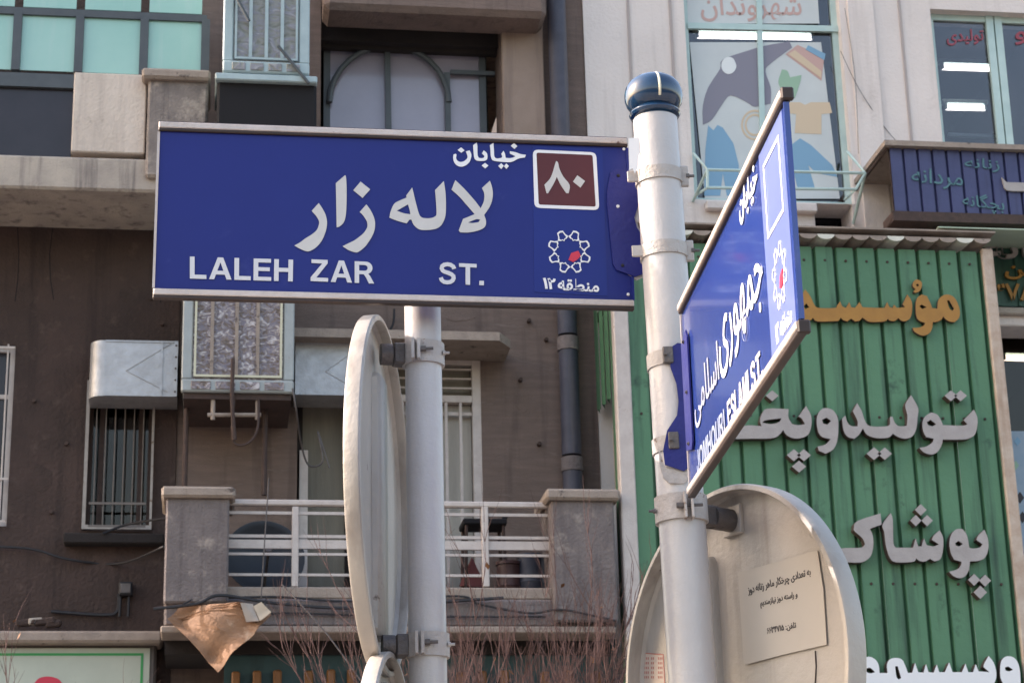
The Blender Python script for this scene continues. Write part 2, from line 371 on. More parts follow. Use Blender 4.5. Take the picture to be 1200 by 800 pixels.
# ================================================================ GROUND
def sheet(name, x0, x1, y0, y1, z, mt, zb=None):
    return tag(obj(name, MB().box(x0, x1, y0, y1, (zb if zb is not None else z-.3), z), mt), kind='structure')
sheet('ground', -150, 150, -150, 150, -.13, M_asph, -.5)
sheet('road', -120, 120, 7.0, 13.2, -.126+.004, M_asph, -.128)
sheet('pavement', -120, 120, -6, 7.0, 0, M_pave, -.129)
sheet('far_pavement', -120, 120, 13.2, 22, 0, M_pave, -.129)

# ================================================================ LARGE STRUCTURE
W = 17.0
# ---------------------------------------------------------------- brown building
xL = at(-420, 400, W).x; xB = at(207, 500, W).x; xR = at(686, 100, W).x; ZT = 12.0
BR = thing('brown_building', ((xL+xR)/2, W, 0), 'soot-stained brown apartment building with balcony, behind the blue street sign', 'building')
o_far = RC(-70, 404, 13, 616, W); o_win = RC(100, 440, 180, 622, W)
o_d1 = RC(348, 425, 412, 692, W); o_d2 = RC(456, 418, 566, 692, W); o_arch = RC(376, 6, 587, 175, W)
zs0 = at(400, 735, 16).z                     # underside of the balcony slab
obj('wall', wall_mesh(xL, xB, 0, ZT, W, W+.35, [o_far, o_win]), M_brown, BR)
obj('wall', wall_mesh(xB+.003, xR, 0, ZT, W+.02, W+.35, [o_d1, o_d2, o_arch]), M_brick, BR)
obj('side_wall', MB().box(xL-.01, xL+.3, W+.36, W+7, 0, ZT), M_brown, BR)
obj('back_wall', MB().box(xL, xR, W+7, W+7.3, 0, ZT), M_brown, BR)
obj('flat_roof', MB().box(xL, xR, W+.02, W+7, ZT+.003, ZT+.2), M_conc, BR)
# tan wall strip right of the arched window, sunlight put into its colour, and lintel band
x0, x1, z0, z1 = RC(588, 28, 637, 158, W)
obj('sunlit_tan_strip', MB().box(x0, x1, W-.05, W+.03, z0-.3, z1, .01), M_tan, BR)
x0, x1, z0, z1 = RC(380, -40, 640, 14, 16.6)
obj('lintel_ledge', MB().box(x0, x1, 16.6, W+.03, z0, z1, .05), M_brick, BR)
x0, x1, z0, z1 = RC(376, 24, 587, 44, W)
obj('lintel', MB().box(x0, x1, W+.12, W+.3, z0, z1+.2), M_shaded, BR)

def window(name, r, y, fw, mt_f, mt_p, parent, vs=(), hs=(), depth=.05, room=None, label=None):
    x0, x1, z0, z1 = r
    f = MB()
    f.box(x0, x0+fw, y, y+depth, z0, z1); f.box(x1-fw, x1, y, y+depth, z0, z1); f.box(x0+fw, x1-fw, y, y+depth, z0, z0+fw); f.box(x0+fw, x1-fw, y, y+depth, z1-fw, z1)
    w_ = obj(name, f, mt_f, parent)
    for t in vs: obj('mullion', MB().box(x0+(x1-x0)*t-fw*.4, x0+(x1-x0)*t+fw*.4, y+.003, y+depth-.003, z0+fw, z1-fw), mt_f, w_)
    for t in hs: obj('transom', MB().box(x0+fw, x1-fw, y+.006, y+depth-.006, z0+(z1-z0)*t-fw*.4, z0+(z1-z0)*t+fw*.4), mt_f, w_)
    obj('pane', MB().box(x0+fw*.6, x1-fw*.6, y+depth*.55, y+depth*.55+.006, z0+fw*.6, z1-fw*.6), mt_p, w_)
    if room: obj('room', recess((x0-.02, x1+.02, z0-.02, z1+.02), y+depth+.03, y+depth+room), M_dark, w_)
    return w_
def bars(w_, r, y, n, hz, mt=None, rr=.008):
    x0, x1, z0, z1 = r; mt = mt or M_white
    for i in range(n): 
        x = x0+(x1-x0)*(i+.5)/n; obj('bar', MB().tube([(x, y, z0), (x, y, z1)], rr, 6), mt, w_)
    for t in hz: obj('bar', MB().box(x0, x1, y-.016, y-.008, z0+(z1-z0)*t-.01, z0+(z1-z0)*t+.01), mt, w_)
PATCH = mat('repair_mortar', (.078, .05, .043), .95, (.042, .028, .024), 6, .9, .8, 50)
for (u, v, w_, h_) in ((48, 560, 26, 34), (70, 250, 34, 20), (30, 345, 18, 26), (612, 470, 14, 30), (585, 545, 20, 14), (602, 640, 16, 22), (540, 372, 34, 9), (150, 345, 26, 14)):
    yb_ = W if u < 205 else W+.02; q = [(u+w_*(.5+random.uniform(-.12, .12))*math.cos(t), v+h_*(.5+random.uniform(-.15, .12))*math.sin(t)) for t in [i*math.pi/6 for i in range(12)]]
    plate('mortar_patch', pxloops(facade(yb_), [q]), facade(yb_), -.002, .006, PATCH if u < 205 else M_brick, BR)
for (u, v) in ((700-90, 445), (640, 398), (632, 520), (40, 470), (78, 520), (60, 600), (178, 350), (190, 380), (620, 376)):
    a = at(u, v, W+.0); obj('wall_fixing', MB().lathe([(0, -.03), (.016, -.03), (.02, .02)], (a.x, W, a.z), (0, 1, 0), 8), M_iron, BR)
for u in (20, 60, 190): obj('hairline_crack', MB().tube([at(u+random.uniform(-3, 3), 240+28*k+random.uniform(-4, 4), W-.001) for k in range(5)], .0035, 4), M_dark, BR)
# far left window
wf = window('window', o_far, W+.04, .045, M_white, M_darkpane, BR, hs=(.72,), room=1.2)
bars(wf, o_far, W-.03, 5, (.02, .25, .98))
# barred window below the left duct
r = RC(99, 446, 180, 620, W-.04)
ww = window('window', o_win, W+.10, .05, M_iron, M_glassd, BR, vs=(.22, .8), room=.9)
cur = obj('curtain', MB().box(o_win[0]+.3, o_win[1]-.02, W+.17, W+.19, o_win[2], o_win[3]), mat('brown_curtain', (.20, .165, .135), .9, (.09, .07, .06), 3, .9, .3, 20, stretch=(9, 9, .4)), ww)
fr = MB(); x0, x1, z0, z1 = r
for b_ in ((x0, x0+.028, z0, z1), (x1-.02, x1, z0, z1), (x0+.028, x1-.02, z0, z0+.035)): fr.box(b_[0], b_[1], W-.05, W-.02, b_[2], b_[3])
M_grille = mat('grimy_grille', (.40, .36, .33), .6, (.24, .21, .19), 12, .9, rust=(.14, .08, .05), rk=.6, rscale=16)
obj('grille_frame', fr, M_grille, ww)
bars(ww, (x0+.05, x1-.05, z0, z1), W-.035, 6, (.02, .17), mat('thin_bar', (.17, .145, .13), .6, (.11, .09, .08), 14, .9), .0055)
obj('sill', MB().rc(74, 624, 192, 636, W-.14, W+.0, .01), M_shaded, ww)
# balcony doors
d1 = window('door', o_d1, W+.13, .05, M_shaded, M_curtain, BR, hs=(.84, .92), room=.6)
x0, x1, z0, z1 = RC(350, 560, 362, 590, W)
obj('door_jamb', MB().box(*RC(351, 500, 361, 690, W)[:2], W+.06, W+.12, o_d1[2], at(355, 525, W).z), M_white, d1)
d2 = obj('door', MB().box(o_d2[1]-.075, o_d2[1], W+.03, W+.12, o_d2[2], o_d2[3]), M_white, BR)
dx0, dx1 = o_d2[0], o_d2[1]-.078; zt = at(540, 466, W).z
obj('head_rail', MB().box(dx0, dx1, W+.03, W+.12, o_d2[3]-.06, o_d2[3]), M_white, d2)
obj('mid_rail', MB().box(dx0, dx1, W+.03, W+.12, zt-.03, zt+.03), M_white, d2)
for i in range(3): obj('bar', MB().box(dx0, dx1, W+.035, W+.055, zt+.09+i*.085, zt+.105+i*.085), M_white, d2)
for i in range(7):
    x = dx1-.10-i*.125; obj('bar', MB().box(x-.012, x+.012, W+.035, W+.06, o_d2[2], zt-.033), M_white, d2)
obj('bar', MB().box(dx0, dx1, W+.062, W+.075, zt-.14, zt-.11), M_white, d2)
obj('shutter_leaf', MB().box(dx0, dx1, W+.13, W+.16, o_d2[2], zt-.033), mat('door_leaf', (.50, .465, .41), .6, (.36, .33, .29), 3, .8, .2, 30, stretch=(4, 4, .6)), d2)
obj('fanlight', MB().box(dx0, dx1, W+.13, W+.15, zt+.033, o_d2[3]-.063), M_curtain, d2)
# canopy above doors (thin slab)
x0, x1, z0, z1 = RC(342, 391, 600, 401, 16.55)
cn = MB().add([(x0, 16.45, z0), (x1-.12, 16.45, z0), (x1, 16.65, z0), (x1, W+.018, z0), (x0, W+.018, z0),
               (x0, 16.45, z1), (x1-.12, 16.45, z1), (x1, 16.65, z1), (x1, W+.018, z1), (x0, W+.018, z1)],
              [(0, 1, 2, 3, 4), (9, 8, 7, 6, 5), (0, 5, 6, 1), (1, 6, 7, 2), (2, 7, 8, 3), (3, 8, 9, 4), (4, 9, 5, 0)])
obj('canopy', cn, M_cap, BR)
# arched upper window
aw = window('window', (o_arch[0]+.04, o_arch[1]-.1, o_arch[2], o_arch[3]), W+.28, .06, M_greyfr, M_lav, BR, room=.5)
fp = facade(W+.24)
def px_bar(u0, v0, u1, v1, wd, y, mt, par, dp=.04, name='mullion'):
    a, b = at(u0, v0, y), at(u1, v1, y); d = (b-a); L_ = d.length; d.normalize(); n = Vector((0, 1, 0)); s_ = d.cross(n)
    return obj(name, MB().obox((a+b)/2+Vector((0, dp/2, 0)), d, n, s_, L_/2, dp/2, wd/2), mt, par)
for u in (455, 525): px_bar(u-1, 55 if u == 455 else 85, u+1, 172, .05, W+.24, M_greyfr, aw)
px_bar(528, 84, 580, 86, .04, W+.243, M_greyfr, aw, name='transom')
arc = [at(456+70*math.cos(t)*1.0, 120-66*math.sin(t), W+.245) for t in [R(a) for a in range(0, 181, 12)]]
obj('arch_bar', MB().tube(arc, .028, 8), M_greyfr, aw, True)
obj('shade_board', MB().rc(378, 20, 588, 60, W+.2, W+.27), M_shaded, aw)  # dark board painted as the shade at the head of the recess

# drainpipe
dp = thing('drain_pipe', at(664, 600, W-.08), 'dark blue-grey drainpipe running down the brown wall beside the green board', 'pipe')
xa = at(665, 400, W-.08).x
for k, (zb, zt_) in enumerate(((.1, at(665, 540, W).z), (at(665, 537, W).z, at(660, 400, W).z), (at(660, 397, W).z, ZT-.2))):
    obj('pipe_length', MB().tube([(xa, W-.10, zb), (xa, W-.10, zt_-.05)], .086, 16), mat('pipe_grey', (.075, .075, .105), .6, (.042, .042, .06), 6, .9, .2, 40, streak=(.14, .115, .11), sk=.7), dp, True)
    obj('socket', MB().tube([(xa, W-.10, zt_-.12), (xa, W-.10, zt_)], .096, 16), M_peel, dp, True)

# upper enclosed balcony on the left
UB = 16.1
x0, x1, z0, z1 = RC(-420, 178, 262, 217, UB)
x1 = at(247, 200, UB).x
obj('upper_slab', MB().box(x0, x1, UB, W-.003, z0, z1, .02), M_conc, BR)
obj('upper_parapet', MB().rc(85, 86, 171, 179, UB+.03, UB+.25, .01), mat('cream_render', (.74, .63, .54), .9, (.56, .47, .40), 3.5, .95, .5, 40, streak=(.40, .33, .29), sk=.6, rust=(.30, .24, .2), rk=.62, rscale=4, rw=.18), BR)
x0, x1, z0, z1 = RC(172, 90, 243, 200, UB-.06)
up = obj('upper_pillar', MB().box(x0, x1, UB-.06, UB+.5, at(200, 178, UB).z-.25, z1, .02), mat('upper_render', (.34, .285, .25), .9, (.15, .125, .12), 5, .95, .7, 45, streak=(.06, .048, .05), sk=.8, rust=(.52, .44, .37), rk=.52, rscale=4, rw=.16), BR)
obj('cap', MB().rc(166, 80, 247, 92, UB-.12, UB+.55, .03), M_cap, up)
ug = obj('upper_glazing', MB().rc(-420, 81, 243, 97, UB+.06, UB+.2), M_greyfr, BR)
obj('lower_panel', MB().rc(-420, 97, 85, 178, UB+.10, UB+.14), M_darkpane, ug)
us = [-405, -335, -264, -193, -122, -50, 20, 93, 169, 241]; 
for i, u in enumerate(us):
    q = at(u, 40, UB+.06).x; obj('mullion', MB().box(q-.035, q+.035, UB+.06, UB+.14, at(100, 81, UB).z+.002, 9.8), M_greyfr, ug)
    if i < len(us)-1:
        q2 = at(us[i+1], 40, UB+.06).x
        for va, vb in ((80, 10), (6, -60)):
            obj('pane', MB().box(q+.036, q2-.036, UB+.09, UB+.10, at(100, va, UB).z+.004, at(100, vb, UB).z), M_teal, ug)
obj('transom', MB().rc(-420, 4, 243, 12, UB+.065, UB+.135), M_greyfr, ug)

# main balcony
BY = 16.0
bz = RC(265, 687, 648, 700, BY)
fl = obj('balcony_slab', MB().box(at(192, 720, BY).x, at(724, 720, BY).x, BY, W-.003, at(450, 734, BY).z, at(450, 701, BY).z, .02), M_peel, BR)
obj('kerb_beam', MB().box(bz[0], bz[1], BY+.02, BY+.16, at(450, 701, BY).z+.002, bz[3], .01), M_cap, fl)
obj('cornice', MB().rc(188, 733, 722, 741, BY-.05, BY+.3, .01), M_cap, fl)
x0, x1, z0, z1 = RC(193, 582, 268, 706, BY-.08)
pl_ = obj('balcony_pillar', MB().box(x0, x1, BY-.08, BY+.45, z0, z1, .015), M_peel, BR)
obj('cap', MB().rc(189, 569, 276, 582, BY-.13, BY+.52, .02), M_cap, pl_)
x0, x1, z0, z1 = RC(648, 585, 722, 728, BY-.08)
pr_ = obj('balcony_pillar', MB().box(x0, x1, BY-.08, BY+.45, z0, z1, .015), M_peel, BR)
obj('cap', MB().rc(640, 572, 727, 585, BY-.13, BY+.52, .02), M_cap, pr_)
rl = obj('railing', MB().rc(268, 586, 648, 593, BY+.08, BY+.14, .01), M_white, BR)
for va, vb, th in ((600, 603.5, .02), (627, 630.5, .02), (633, 643, .03), (648, 651, .02), (672, 675, .02)):
    obj('rail', MB().rc(268, va, 648, vb, BY+.10, BY+.10+th), M_white, rl)
for u in (346, 418, 492, 569):
    obj('post', MB().rc(u-4, 593, u+4, 687, BY+.08, BY+.145, .006), M_white, rl)

# shop fronts below
obj('shop_cornice', MB().rc(-420, 738, 190, 752, W-.35, W-.003, .02), M_cap, BR)
obj('shop_soffit', MB().box(at(192, 760, BY).x, at(724, 760, BY).x, BY+.3, W-.003, at(450, 758, BY).z, at(450, 741, BY).z-.003), M_shaded, BR)  # dark box below the slab, its colour holds the shade of the recess
# lower lightbox sign (left)
x0, x1, z0, z1 = RC(-60, 752, 182, 860, W-.2)
LB = thing('shop_sign', ((x0+x1)/2, W-.2, z0), 'pale shop signboard with a thin green border at the lower left corner', 'sign')
obj('frame', MB().box(x0, x1, W-.2, W-.003, z0, z1, .02), mat('box_frame', (.12, .10, .09), .6), LB)
obj('face', MB().box(x0+.05, x1-.05, W-.215, W-.203, z0+.05, z1-.05), M_box, LB)
px_ = facade(W-.22)
o_ = [(x0+.10, z0+.10), (x1-.10, z0+.10), (x1-.10, z1-.09), (x0+.10, z1-.09)]
i_ = [(x0+.12, z0+.12), (x1-.12, z0+.12), (x1-.12, z1-.11), (x0+.12, z1-.11)]
plate('border', [o_, i_], facade(W-.215), .001, .002, M_gline, LB)
plate('red_mark', pxloops(facade(W-.218), [[(40, 800), (46, 794), (56, 792), (66, 794), (72, 799), (74, 810), (60, 812), (45, 812)]]), facade(W-.215), .001, .003, M_red, LB)
# teal fascia
x0, x1, z0, z1 = RC(262, 760, 726, 880, 16.35)
FA = thing('shop_fascia', ((x0+x1)/2, 16.35, z0), 'dark teal shop fascia with orange pickets under the balcony', 'sign')
obj('fascia_board', MB().box(x0, x1, 16.35, 16.5, z0, z1+.08), M_fascia, FA)
for u in (276, 301, 325, 362, 388, 412, 541, 566, 592, 640, 668, 700):
    x0, x1, z0, z1 = RC(u-5, 784+random.uniform(-1, 2), u+5, 840, 16.28)
    obj('picket', MB().box(x0, x1, 16.28, 16.346, z0, z1, .012), M_orange, FA)
# shutters down to the ground
SH = obj('shop_shutter', MB().box(at(-400, 800, W).x, at(180, 800, W).x, W-.06, W-.003, 0, at(60, 865, W).z), M_steel, BR)

# ---------------------------------------------------------------- pale building
xE = at(1560, 400, W).x
PB = thing('pale_building', ((xR+xE)/2, W, 0), 'pale pinkish stone building behind the green shop board', 'building')
p_w1 = RC(806, -60, 990, 236, W); p_w2 = RC(1098, 14, 1235, 178, W); p_hole = RC(955, 239, 1000, 276, W)
p_w3 = RC(1163, 384, 1330, 1100, W)
obj('wall', wall_mesh(xR+.004, xE, 0, ZT+1, W, W+.35, [p_w1, p_w2, p_hole, p_w3]), M_pale, PB)
obj('back_wall', MB().box(xR+.004, xE, W+7, W+7.3, 0, ZT+1), M_pale, PB)
obj('flat_roof', MB().box(xR+.004, xE, W+.02, W+7, ZT+1.003, ZT+1.2), M_conc, PB)
obj('side_wall', MB().box(xE-.3, xE, W+.36, W+7, 0, ZT+1), M_pale, PB)
obj('vent_hole', recess(p_hole, W+.35, W+.8), M_dark, PB)
obj('pilaster', MB().box(at(1000, 100, W).x, at(1030, 100, W).x, W-.025, W, at(1000, 275, W).z, ZT), M_pale, PB)
for u in (740, 790, 1062):      # shallow stone joints as thin raised fillets
    q = at(u, 100, W).x; obj('stone_fillet', MB().box(q-.012, q+.012, W-.012, W-.0005, at(900, 275, W).z, ZT), mat('joint_mortar', (.42, .36, .34), .9), PB)
obj('string_course', MB().rc(828, 236, 958, 246, W-.08, W-.001, .01), M_pale, PB)
# poster window
pw = window('window', p_w1, W+.10, .055, M_mint, M_glass, PB, room=None)
obj('room', recess((p_w1[0]-.02, p_w1[1]+.02, p_w1[2]-.02, p_w1[3]+.02), W+.36, W+2.8), M_room, pw)
px_bar(888, -60, 896, 232, .05, W+.085, M_mint, pw)
px_bar(806, 30, 990, 34, .06, W+.08, M_mint, pw, name='transom')
PP = facade(W+.112)
obj('poster', MB().add([(*PP.px(u, v), 0) for u, v in ()], []), M_poster, pw) if False else None
bd = plate('poster', pxloops(PP, [[(808, 50), (962, 50), (984, 233), (826, 233)]], sm=False), PP, 0, .004, M_poster, pw)
bd2 = plate('poster', pxloops(PP, [[(803, -50), (955, -50), (960, 28), (806, 28)]], sm=False), PP, 0, .004, M_poster, pw)
def pshape(pts, mt, k=0, sm=True): 
    q = pxloops(PP, [pts], (800, 0), 3.2, sm, 70); me = plate('print', q, PP, .005+.003*k, .0015, mt, pw); return me
pshape([(75, 470), (75, 400), (95, 330), (140, 260), (150, 225), (250, 190), (300, 175), (400, 157), (410, 180), (330, 240), (310, 270), (330, 330), (330, 390), (270, 402), (240, 385), (180, 360), (150, 390), (110, 450)], M_pk)
pshape([(172+28*math.cos(t*.6), 248+32*math.sin(t*.6)) for t in range(10)], M_pw, 1)
pshape([(430, 170), (530, 215), (520, 305), (385, 205)], M_pr, 0, False)
pshape([(470, 172), (535, 205), (530, 228), (460, 188)], M_pb, 1, False)
pshape([(395, 205), (420, 190), (520, 270), (518, 295)], M_po, 1, False)
pshape([(372, 262), (392, 268), (402, 292), (445, 283), (440, 310), (420, 370), (395, 358), (382, 350), (358, 312)], M_pg)
pshape([(385, 385), (440, 385), (458, 395), (480, 385), (550, 385), (560, 425), (520, 430), (520, 505), (420, 500), (425, 430), (390, 425)], M_po, 0, False)
pshape([(95, 472), (115, 490), (130, 470), (150, 480), (190, 540), (210, 620), (205, 735), (165, 735), (150, 650), (140, 735), (80, 735), (85, 560)], M_pb, 0, False)
pshape([(440, 520), (480, 545), (560, 620), (580, 665), (500, 650), (470, 620), (495, 705), (430, 705), (405, 600), (405, 545)], M_pb, 0, False)
for k, rr_ in enumerate((52, 38)):
    c_ = [(270+rr_*math.cos(t), 470+rr_*1.1*math.sin(t)) for t in [i*math.pi/10 for i in range(20)]]
    c2_ = [(270+(rr_-7)*math.cos(t), 470+(rr_-7)*1.1*math.sin(t)) for t in [i*math.pi/10 for i in range(20)]]
    plate('print', pxloops(PP, [c_, c2_], (800, 0), 3.2, False), PP, .005, .0015, M_po, pw)
text('lettering', 'شهروندان', pxquad(PP, (820, -6), (938, -6), (940, 26), (822, 26)), PP, .005, .002, M_pr, pw, .008)
tl = thing('tube_lamp', at(884, 43, W+.5), 'lit fluorescent tube above the clothing poster in the upper window', 'lamp', 'lit tubes seen through the upper windows')
def tube_lamp(t, a, b, y):
    A, B = at(*a, y), at(*b, y)
    obj('tube', MB().tube([A, B], .028, 10), M_tube, t, True)
    obj('batten', MB().obox((A+B)/2+Vector((0, .01, .06)), (B-A).normalized(), Vector((0, 1, 0)), Vector((0, 0, 1)), (B-A).length/2+.03, .04, .02), M_mint, t)
    for e_ in (A, B): obj('end_cap', MB().obox(e_+Vector((0, .0, .015)), Vector((1, 0, 0)), Vector((0, 1, 0)), Vector((0, 0, 1)), .012, .03, .04), M_mint, t)
    obj('bracket', MB().obox((A+B)/2+Vector((0, .07, .085)), Vector((1, 0, 0)), Vector((0, 1, 0)), Vector((0, 0, 1)), .03, .05, .006), M_mint, t)
tube_lamp(tl, (817, 42), (951, 44), W+.24)
# right window
rw = window('window', p_w2, W+.10, .06, M_mint, M_glass, PB)
obj('room', recess((p_w2[0]-.02, p_w2[1]+.02, p_w2[2]-.02, p_w2[3]+.02), W+.36, W+3.2), M_room, rw)
for u in (1166, 1176): px_bar(u-7, 18, u+9, 178, .07, W+.085, M_mint, rw)
px_bar(1112, 157, 1176, 160, .03, W+.2, M_mint, rw, name='blind_rail')
PR = facade(W+.125)
text('lettering', 'تولیدی', pxquad(PR, (1108, 36), (1152, 34), (1153, 52), (1110, 54)), PR, .004, .002, mat('red_lettering', (.35, .07, .10), .6), rw, .015)
text('lettering', 'پو', pxquad(PR, (1188, 36), (1215, 35), (1215, 54), (1190, 55)), PR, .004, .002, MATS['red_lettering'], rw, .015)
t2 = thing('tube_lamp', at(1136, 80, W+.9), 'upper lit fluorescent tube inside the mint-framed window at top right', 'lamp', 'lit tubes seen through the upper windows')
tube_lamp(t2, (1104, 79), (1166, 81), W+.9)
t3 = thing('tube_lamp', at(1136, 127, W+1.4), 'lower, shorter lit fluorescent tube inside the mint-framed window at top right', 'lamp', 'lit tubes seen through the upper windows')
tube_lamp(t3, (1108, 126), (1154, 127), W+1.4)
# window rack
WR = thing('window_rack', at(905, 228, W-.3), 'mint painted metal rack jutting out under the clothing poster window', 'rack')
def railp(us, y0, v, nm='rail'):
    obj(nm, MB().tube([at(*p) for p in us], .014, 6), M_mint, WR)
Yr = W-.45
railp([(813, 180, W-.01), (829, 199, Yr), (1014, 203, Yr), (993, 178, W-.01)], 0, 0)
railp([(817, 228, W-.01), (829, 220, Yr), (1003, 222, Yr), (990, 234, W-.01)], 0, 0)
for (a, b) in (((829, 199), (829, 220)), ((1014, 203), (1003, 222))): railp([(a[0], a[1], Yr), (b[0], b[1], Yr)], 0, 0, 'upright')
railp([(829, 199, Yr), (812, 236, W-.01)], 0, 0, 'brace'); railp([(1014, 203, Yr), (1000, 262, W-.01)], 0, 0, 'brace')

# third window (lower right) with stickers
w3 = window('window', p_w3, W+.12, .05, M_white, M_glassd, PB)
obj('room', recess((p_w3[0]-.02, p_w3[1]+.02, p_w3[2]-.02, p_w3[3]+.02), W+.36, W+2.5), M_room, w3)
PS = facade(W+.10)
obj('blind', MB().rc(1160, 386, 1330, 414, W+.2, W+.22), mat('brown_blind', (.13, .11, .10), .8), w3)
plate('poster', pxloops(PS, [[(1174, 505), (1300, 505), (1310, 900), (1190, 900)]], sm=False), PS, .0, .003, mat('pale_blue_poster', (.34, .42, .50), .6, (.26, .36, .46), 9, .8), w3)
for (u, v, s_, m_) in ((1192, 517, 4, M_pb), (1195, 583, 5, M_ink), (1198, 606, 5, M_ink), (1200, 655, 7, mat('poster_ink_blue', (.05, .08, .3), .6)), (1200, 700, 7, M_ink), (1190, 545, 4, M_pg)):
    plate('print', pxloops(PS, [diamond(u, v, s_, 1.4)], sm=False), PS, .005, .002, m_, w3)
t4 = thing('tube_lamp', at(1190, 422, W+.8), 'lit tube just inside the window right of the green board', 'lamp', 'lit tubes seen through the upper windows')
tube_lamp(t4, (1176, 419), (1230, 421), W+.6)

# ---------------------------------------------------------------- navy awning board
NY = 16.15
x0, x1, z0, z1 = RC(1042, 178, 1300, 252, NY); x0 = at(1046, 215, NY).x
NB = thing('navy_signboard', ((x0+x1)/2, NY, z0), 'navy blue ribbed metal signboard with teal hand-painted words, top right', 'sign')
pw_ = at(1063, 215, NY).x-at(1046, 215, NY).x; n_ = int((x1-x0)/pw_)
def rib_panel(w_, h_, d_=.03):      # one folded sheet strip: flat pan with a groove on the right
    g = w_*.10
    vs = [(0, 0, 0), (w_-g*2, 0, 0), (w_-g*1.5, d_, 0), (w_-g*.5, d_, 0), (w_, 0, 0)]
    vs = [Vector(a) for a in vs]; top = [v+Vector((0, 0, h_)) for v in vs]
    return vs+top, [(i, i+1, i+6, i+5) for i in range(4)]
v_, f_ = rib_panel(pw_, z1-z0)
first = None
for i in range(n_+1):
    if first is None: first = raw('panel', [Vector((x0, NY, z0))+q for q in v_], f_, M_navy, NB); sd_ = first
    else: ccopy(first, NB, (i*pw_, 0, 0))
obj('top_trim', MB().box(x0-.06, x1, NY-.06, W-.003, z1+.002, z1+.05), M_cap, NB)
obj('bottom_trim', MB().box(x0-.03, x1, NY-.03, NY+.25, z0-.09, z0-.002), M_iron, NB)
obj('back_sheet', MB().box(x0, x1, NY+.035, NY+.045, z0, z1), M_iron, NB)
obj('bracket', MB().tube([(x0-.02, NY, z0-.05), (x0-.06, W-.01, z0-.3)], .015, 6), M_iron, NB)
obj('bracket', MB().tube([(x0-.02, NY, z1), (x0-.05, W-.01, z1-.05)], .015, 6), M_iron, NB)
NP = facade(NY)
def nt_(s, q): text('lettering', s, pxquad(NP, *q), NP, .004, .006, M_tealp, NB, .006)
nt_('زنانه', ((1130, 185), (1171, 187), (1171, 203), (1130, 200)))
nt_('مردانه', ((1068, 197), (1128, 200), (1128, 224), (1068, 219)))
nt_('بچگانه', ((1127, 226), (1176, 230), (1177, 253), (1128, 246)))
plate('letter', pxloops(NP, [[(1173, 209), (1178, 214), (1186, 215), (1240, 216), (1240, 225), (1185, 225), (1176, 221)]]), NP, .004, .02, M_3d, NB)

# ---------------------------------------------------------------- green corrugated board
GY = 16.0
gx0 = at(746, 600, GY).x; gx1 = at(1172, 500, GY).x-.02; gz1 = at(945, 289, GY).z; gz0 = 2.6
GB = thing('green_signboard', ((gx0+gx1)/2, GY, gz0), 'tall green corrugated metal shop board with raised grey and mustard lettering', 'sign')
pw_ = at(1025, 480, GY).x-at(1000.5, 480, GY).x; n_ = int(round((gx1-gx0)/pw_)); pw_ = (gx1-gx0)/n_
v_, f_ = rib_panel(pw_, gz1-gz0, .05)
first = None
for i in range(n_):
    if first is None: first = raw('panel', [Vector((gx0, GY, gz0))+q for q in v_], f_, M_green, GB)
    else: ccopy(first, GB, (i*pw_, random.uniform(-.006, .006), 0))
obj('edge_trim', MB().box(gx0-.13, gx0-.002, GY-.03, GY+.08, gz0, gz1+.02, .01), M_white, GB)
obj('edge_trim', MB().box(gx1+.002, gx1+.105, GY-.03, GY+.08, gz0, gz1+.02, .01), mat('rusted_trim', (.62, .52, .43), .6, (.42, .28, .2), 9, .9, .2, 50, streak=(.3, .17, .1), sk=.6), GB)
for k in range(4):              # side sheets running back to the wall
    ya, yb = GY+.085+k*.225, GY+.085+(k+1)*.225-.02
    zc = at(715, 478-k*3, GY+.5).z if k >= 1 else gz0
    sx = gx0-.11
    obj('side_panel', MB().add([(sx, ya, zc), (sx, yb-.03, zc+(.05 if k else 0)), (sx+.03, yb, zc+.02), (sx, ya, gz1), (sx, yb-.03, gz1), (sx+.03, yb, gz1)], [(0, 1, 4, 3), (1, 2, 5, 4)]), M_green, GB)
obj('side_post', MB().box(gx0-.10, gx0-.05, GY+.28, GY+.34, 2.6, at(735, 500, GY+.3).z), M_cap, GB)
obj('frame_rail', MB().box(gx0-.08, gx1+.08, GY+.10, GY+.16, gz1-.4, gz1-.32), M_iron, GB)
obj('frame_rail', MB().box(gx0-.08, gx1+.08, GY+.10, GY+.16, gz0+.3, gz0+.38), M_iron, GB)
for z in (gz1-.36, gz0+1.2):
    for x in (gx0-.07, gx1+.05): obj('wall_arm', MB().box(x-.02, x+.02, GY+.161, W-.003, z-.02, z+.02), M_iron, GB)
# corrugated capping with pale scalloped ends
cw = at(1000.5, 283, GY-.1).x-at(980, 283, GY-.1).x; x = gx0-.2; k = 0
sc_ = []
for j in range(9):
    t = math.pi*j/8; sc_.append((math.cos(t), math.sin(t)))
while x < gx1+.02:
    h = .045; zc = gz1+.035; mt = M_cap if k % 2 else mat('pale_scallop', (.72, .70, .60), .6, (.6, .58, .5), 9, .7)
    vs = []; 
    for yy in (GY-.10, W-.02):
        dz = .06 if yy > GY else 0
        vs += [(x+cw*.5+a*cw*.5, yy, zc-b*h+dz+.045) for a, b in sc_]
    vs = [Vector(q) for q in vs]
    fs = [(i, i+1, i+10, i+9) for i in range(8)]+[tuple(range(9)), tuple(reversed(range(9, 18))), (0, 9, 17, 8)]
    raw('roof_corrugation', vs, fs, mt if k % 4 != 2 else M_cap, GB); x += cw; k += 1
obj('capping', MB().box(gx0-.2, gx1+.12, GY-.09, W-.02, gz1+.14, gz1+.155), M_cap, GB)
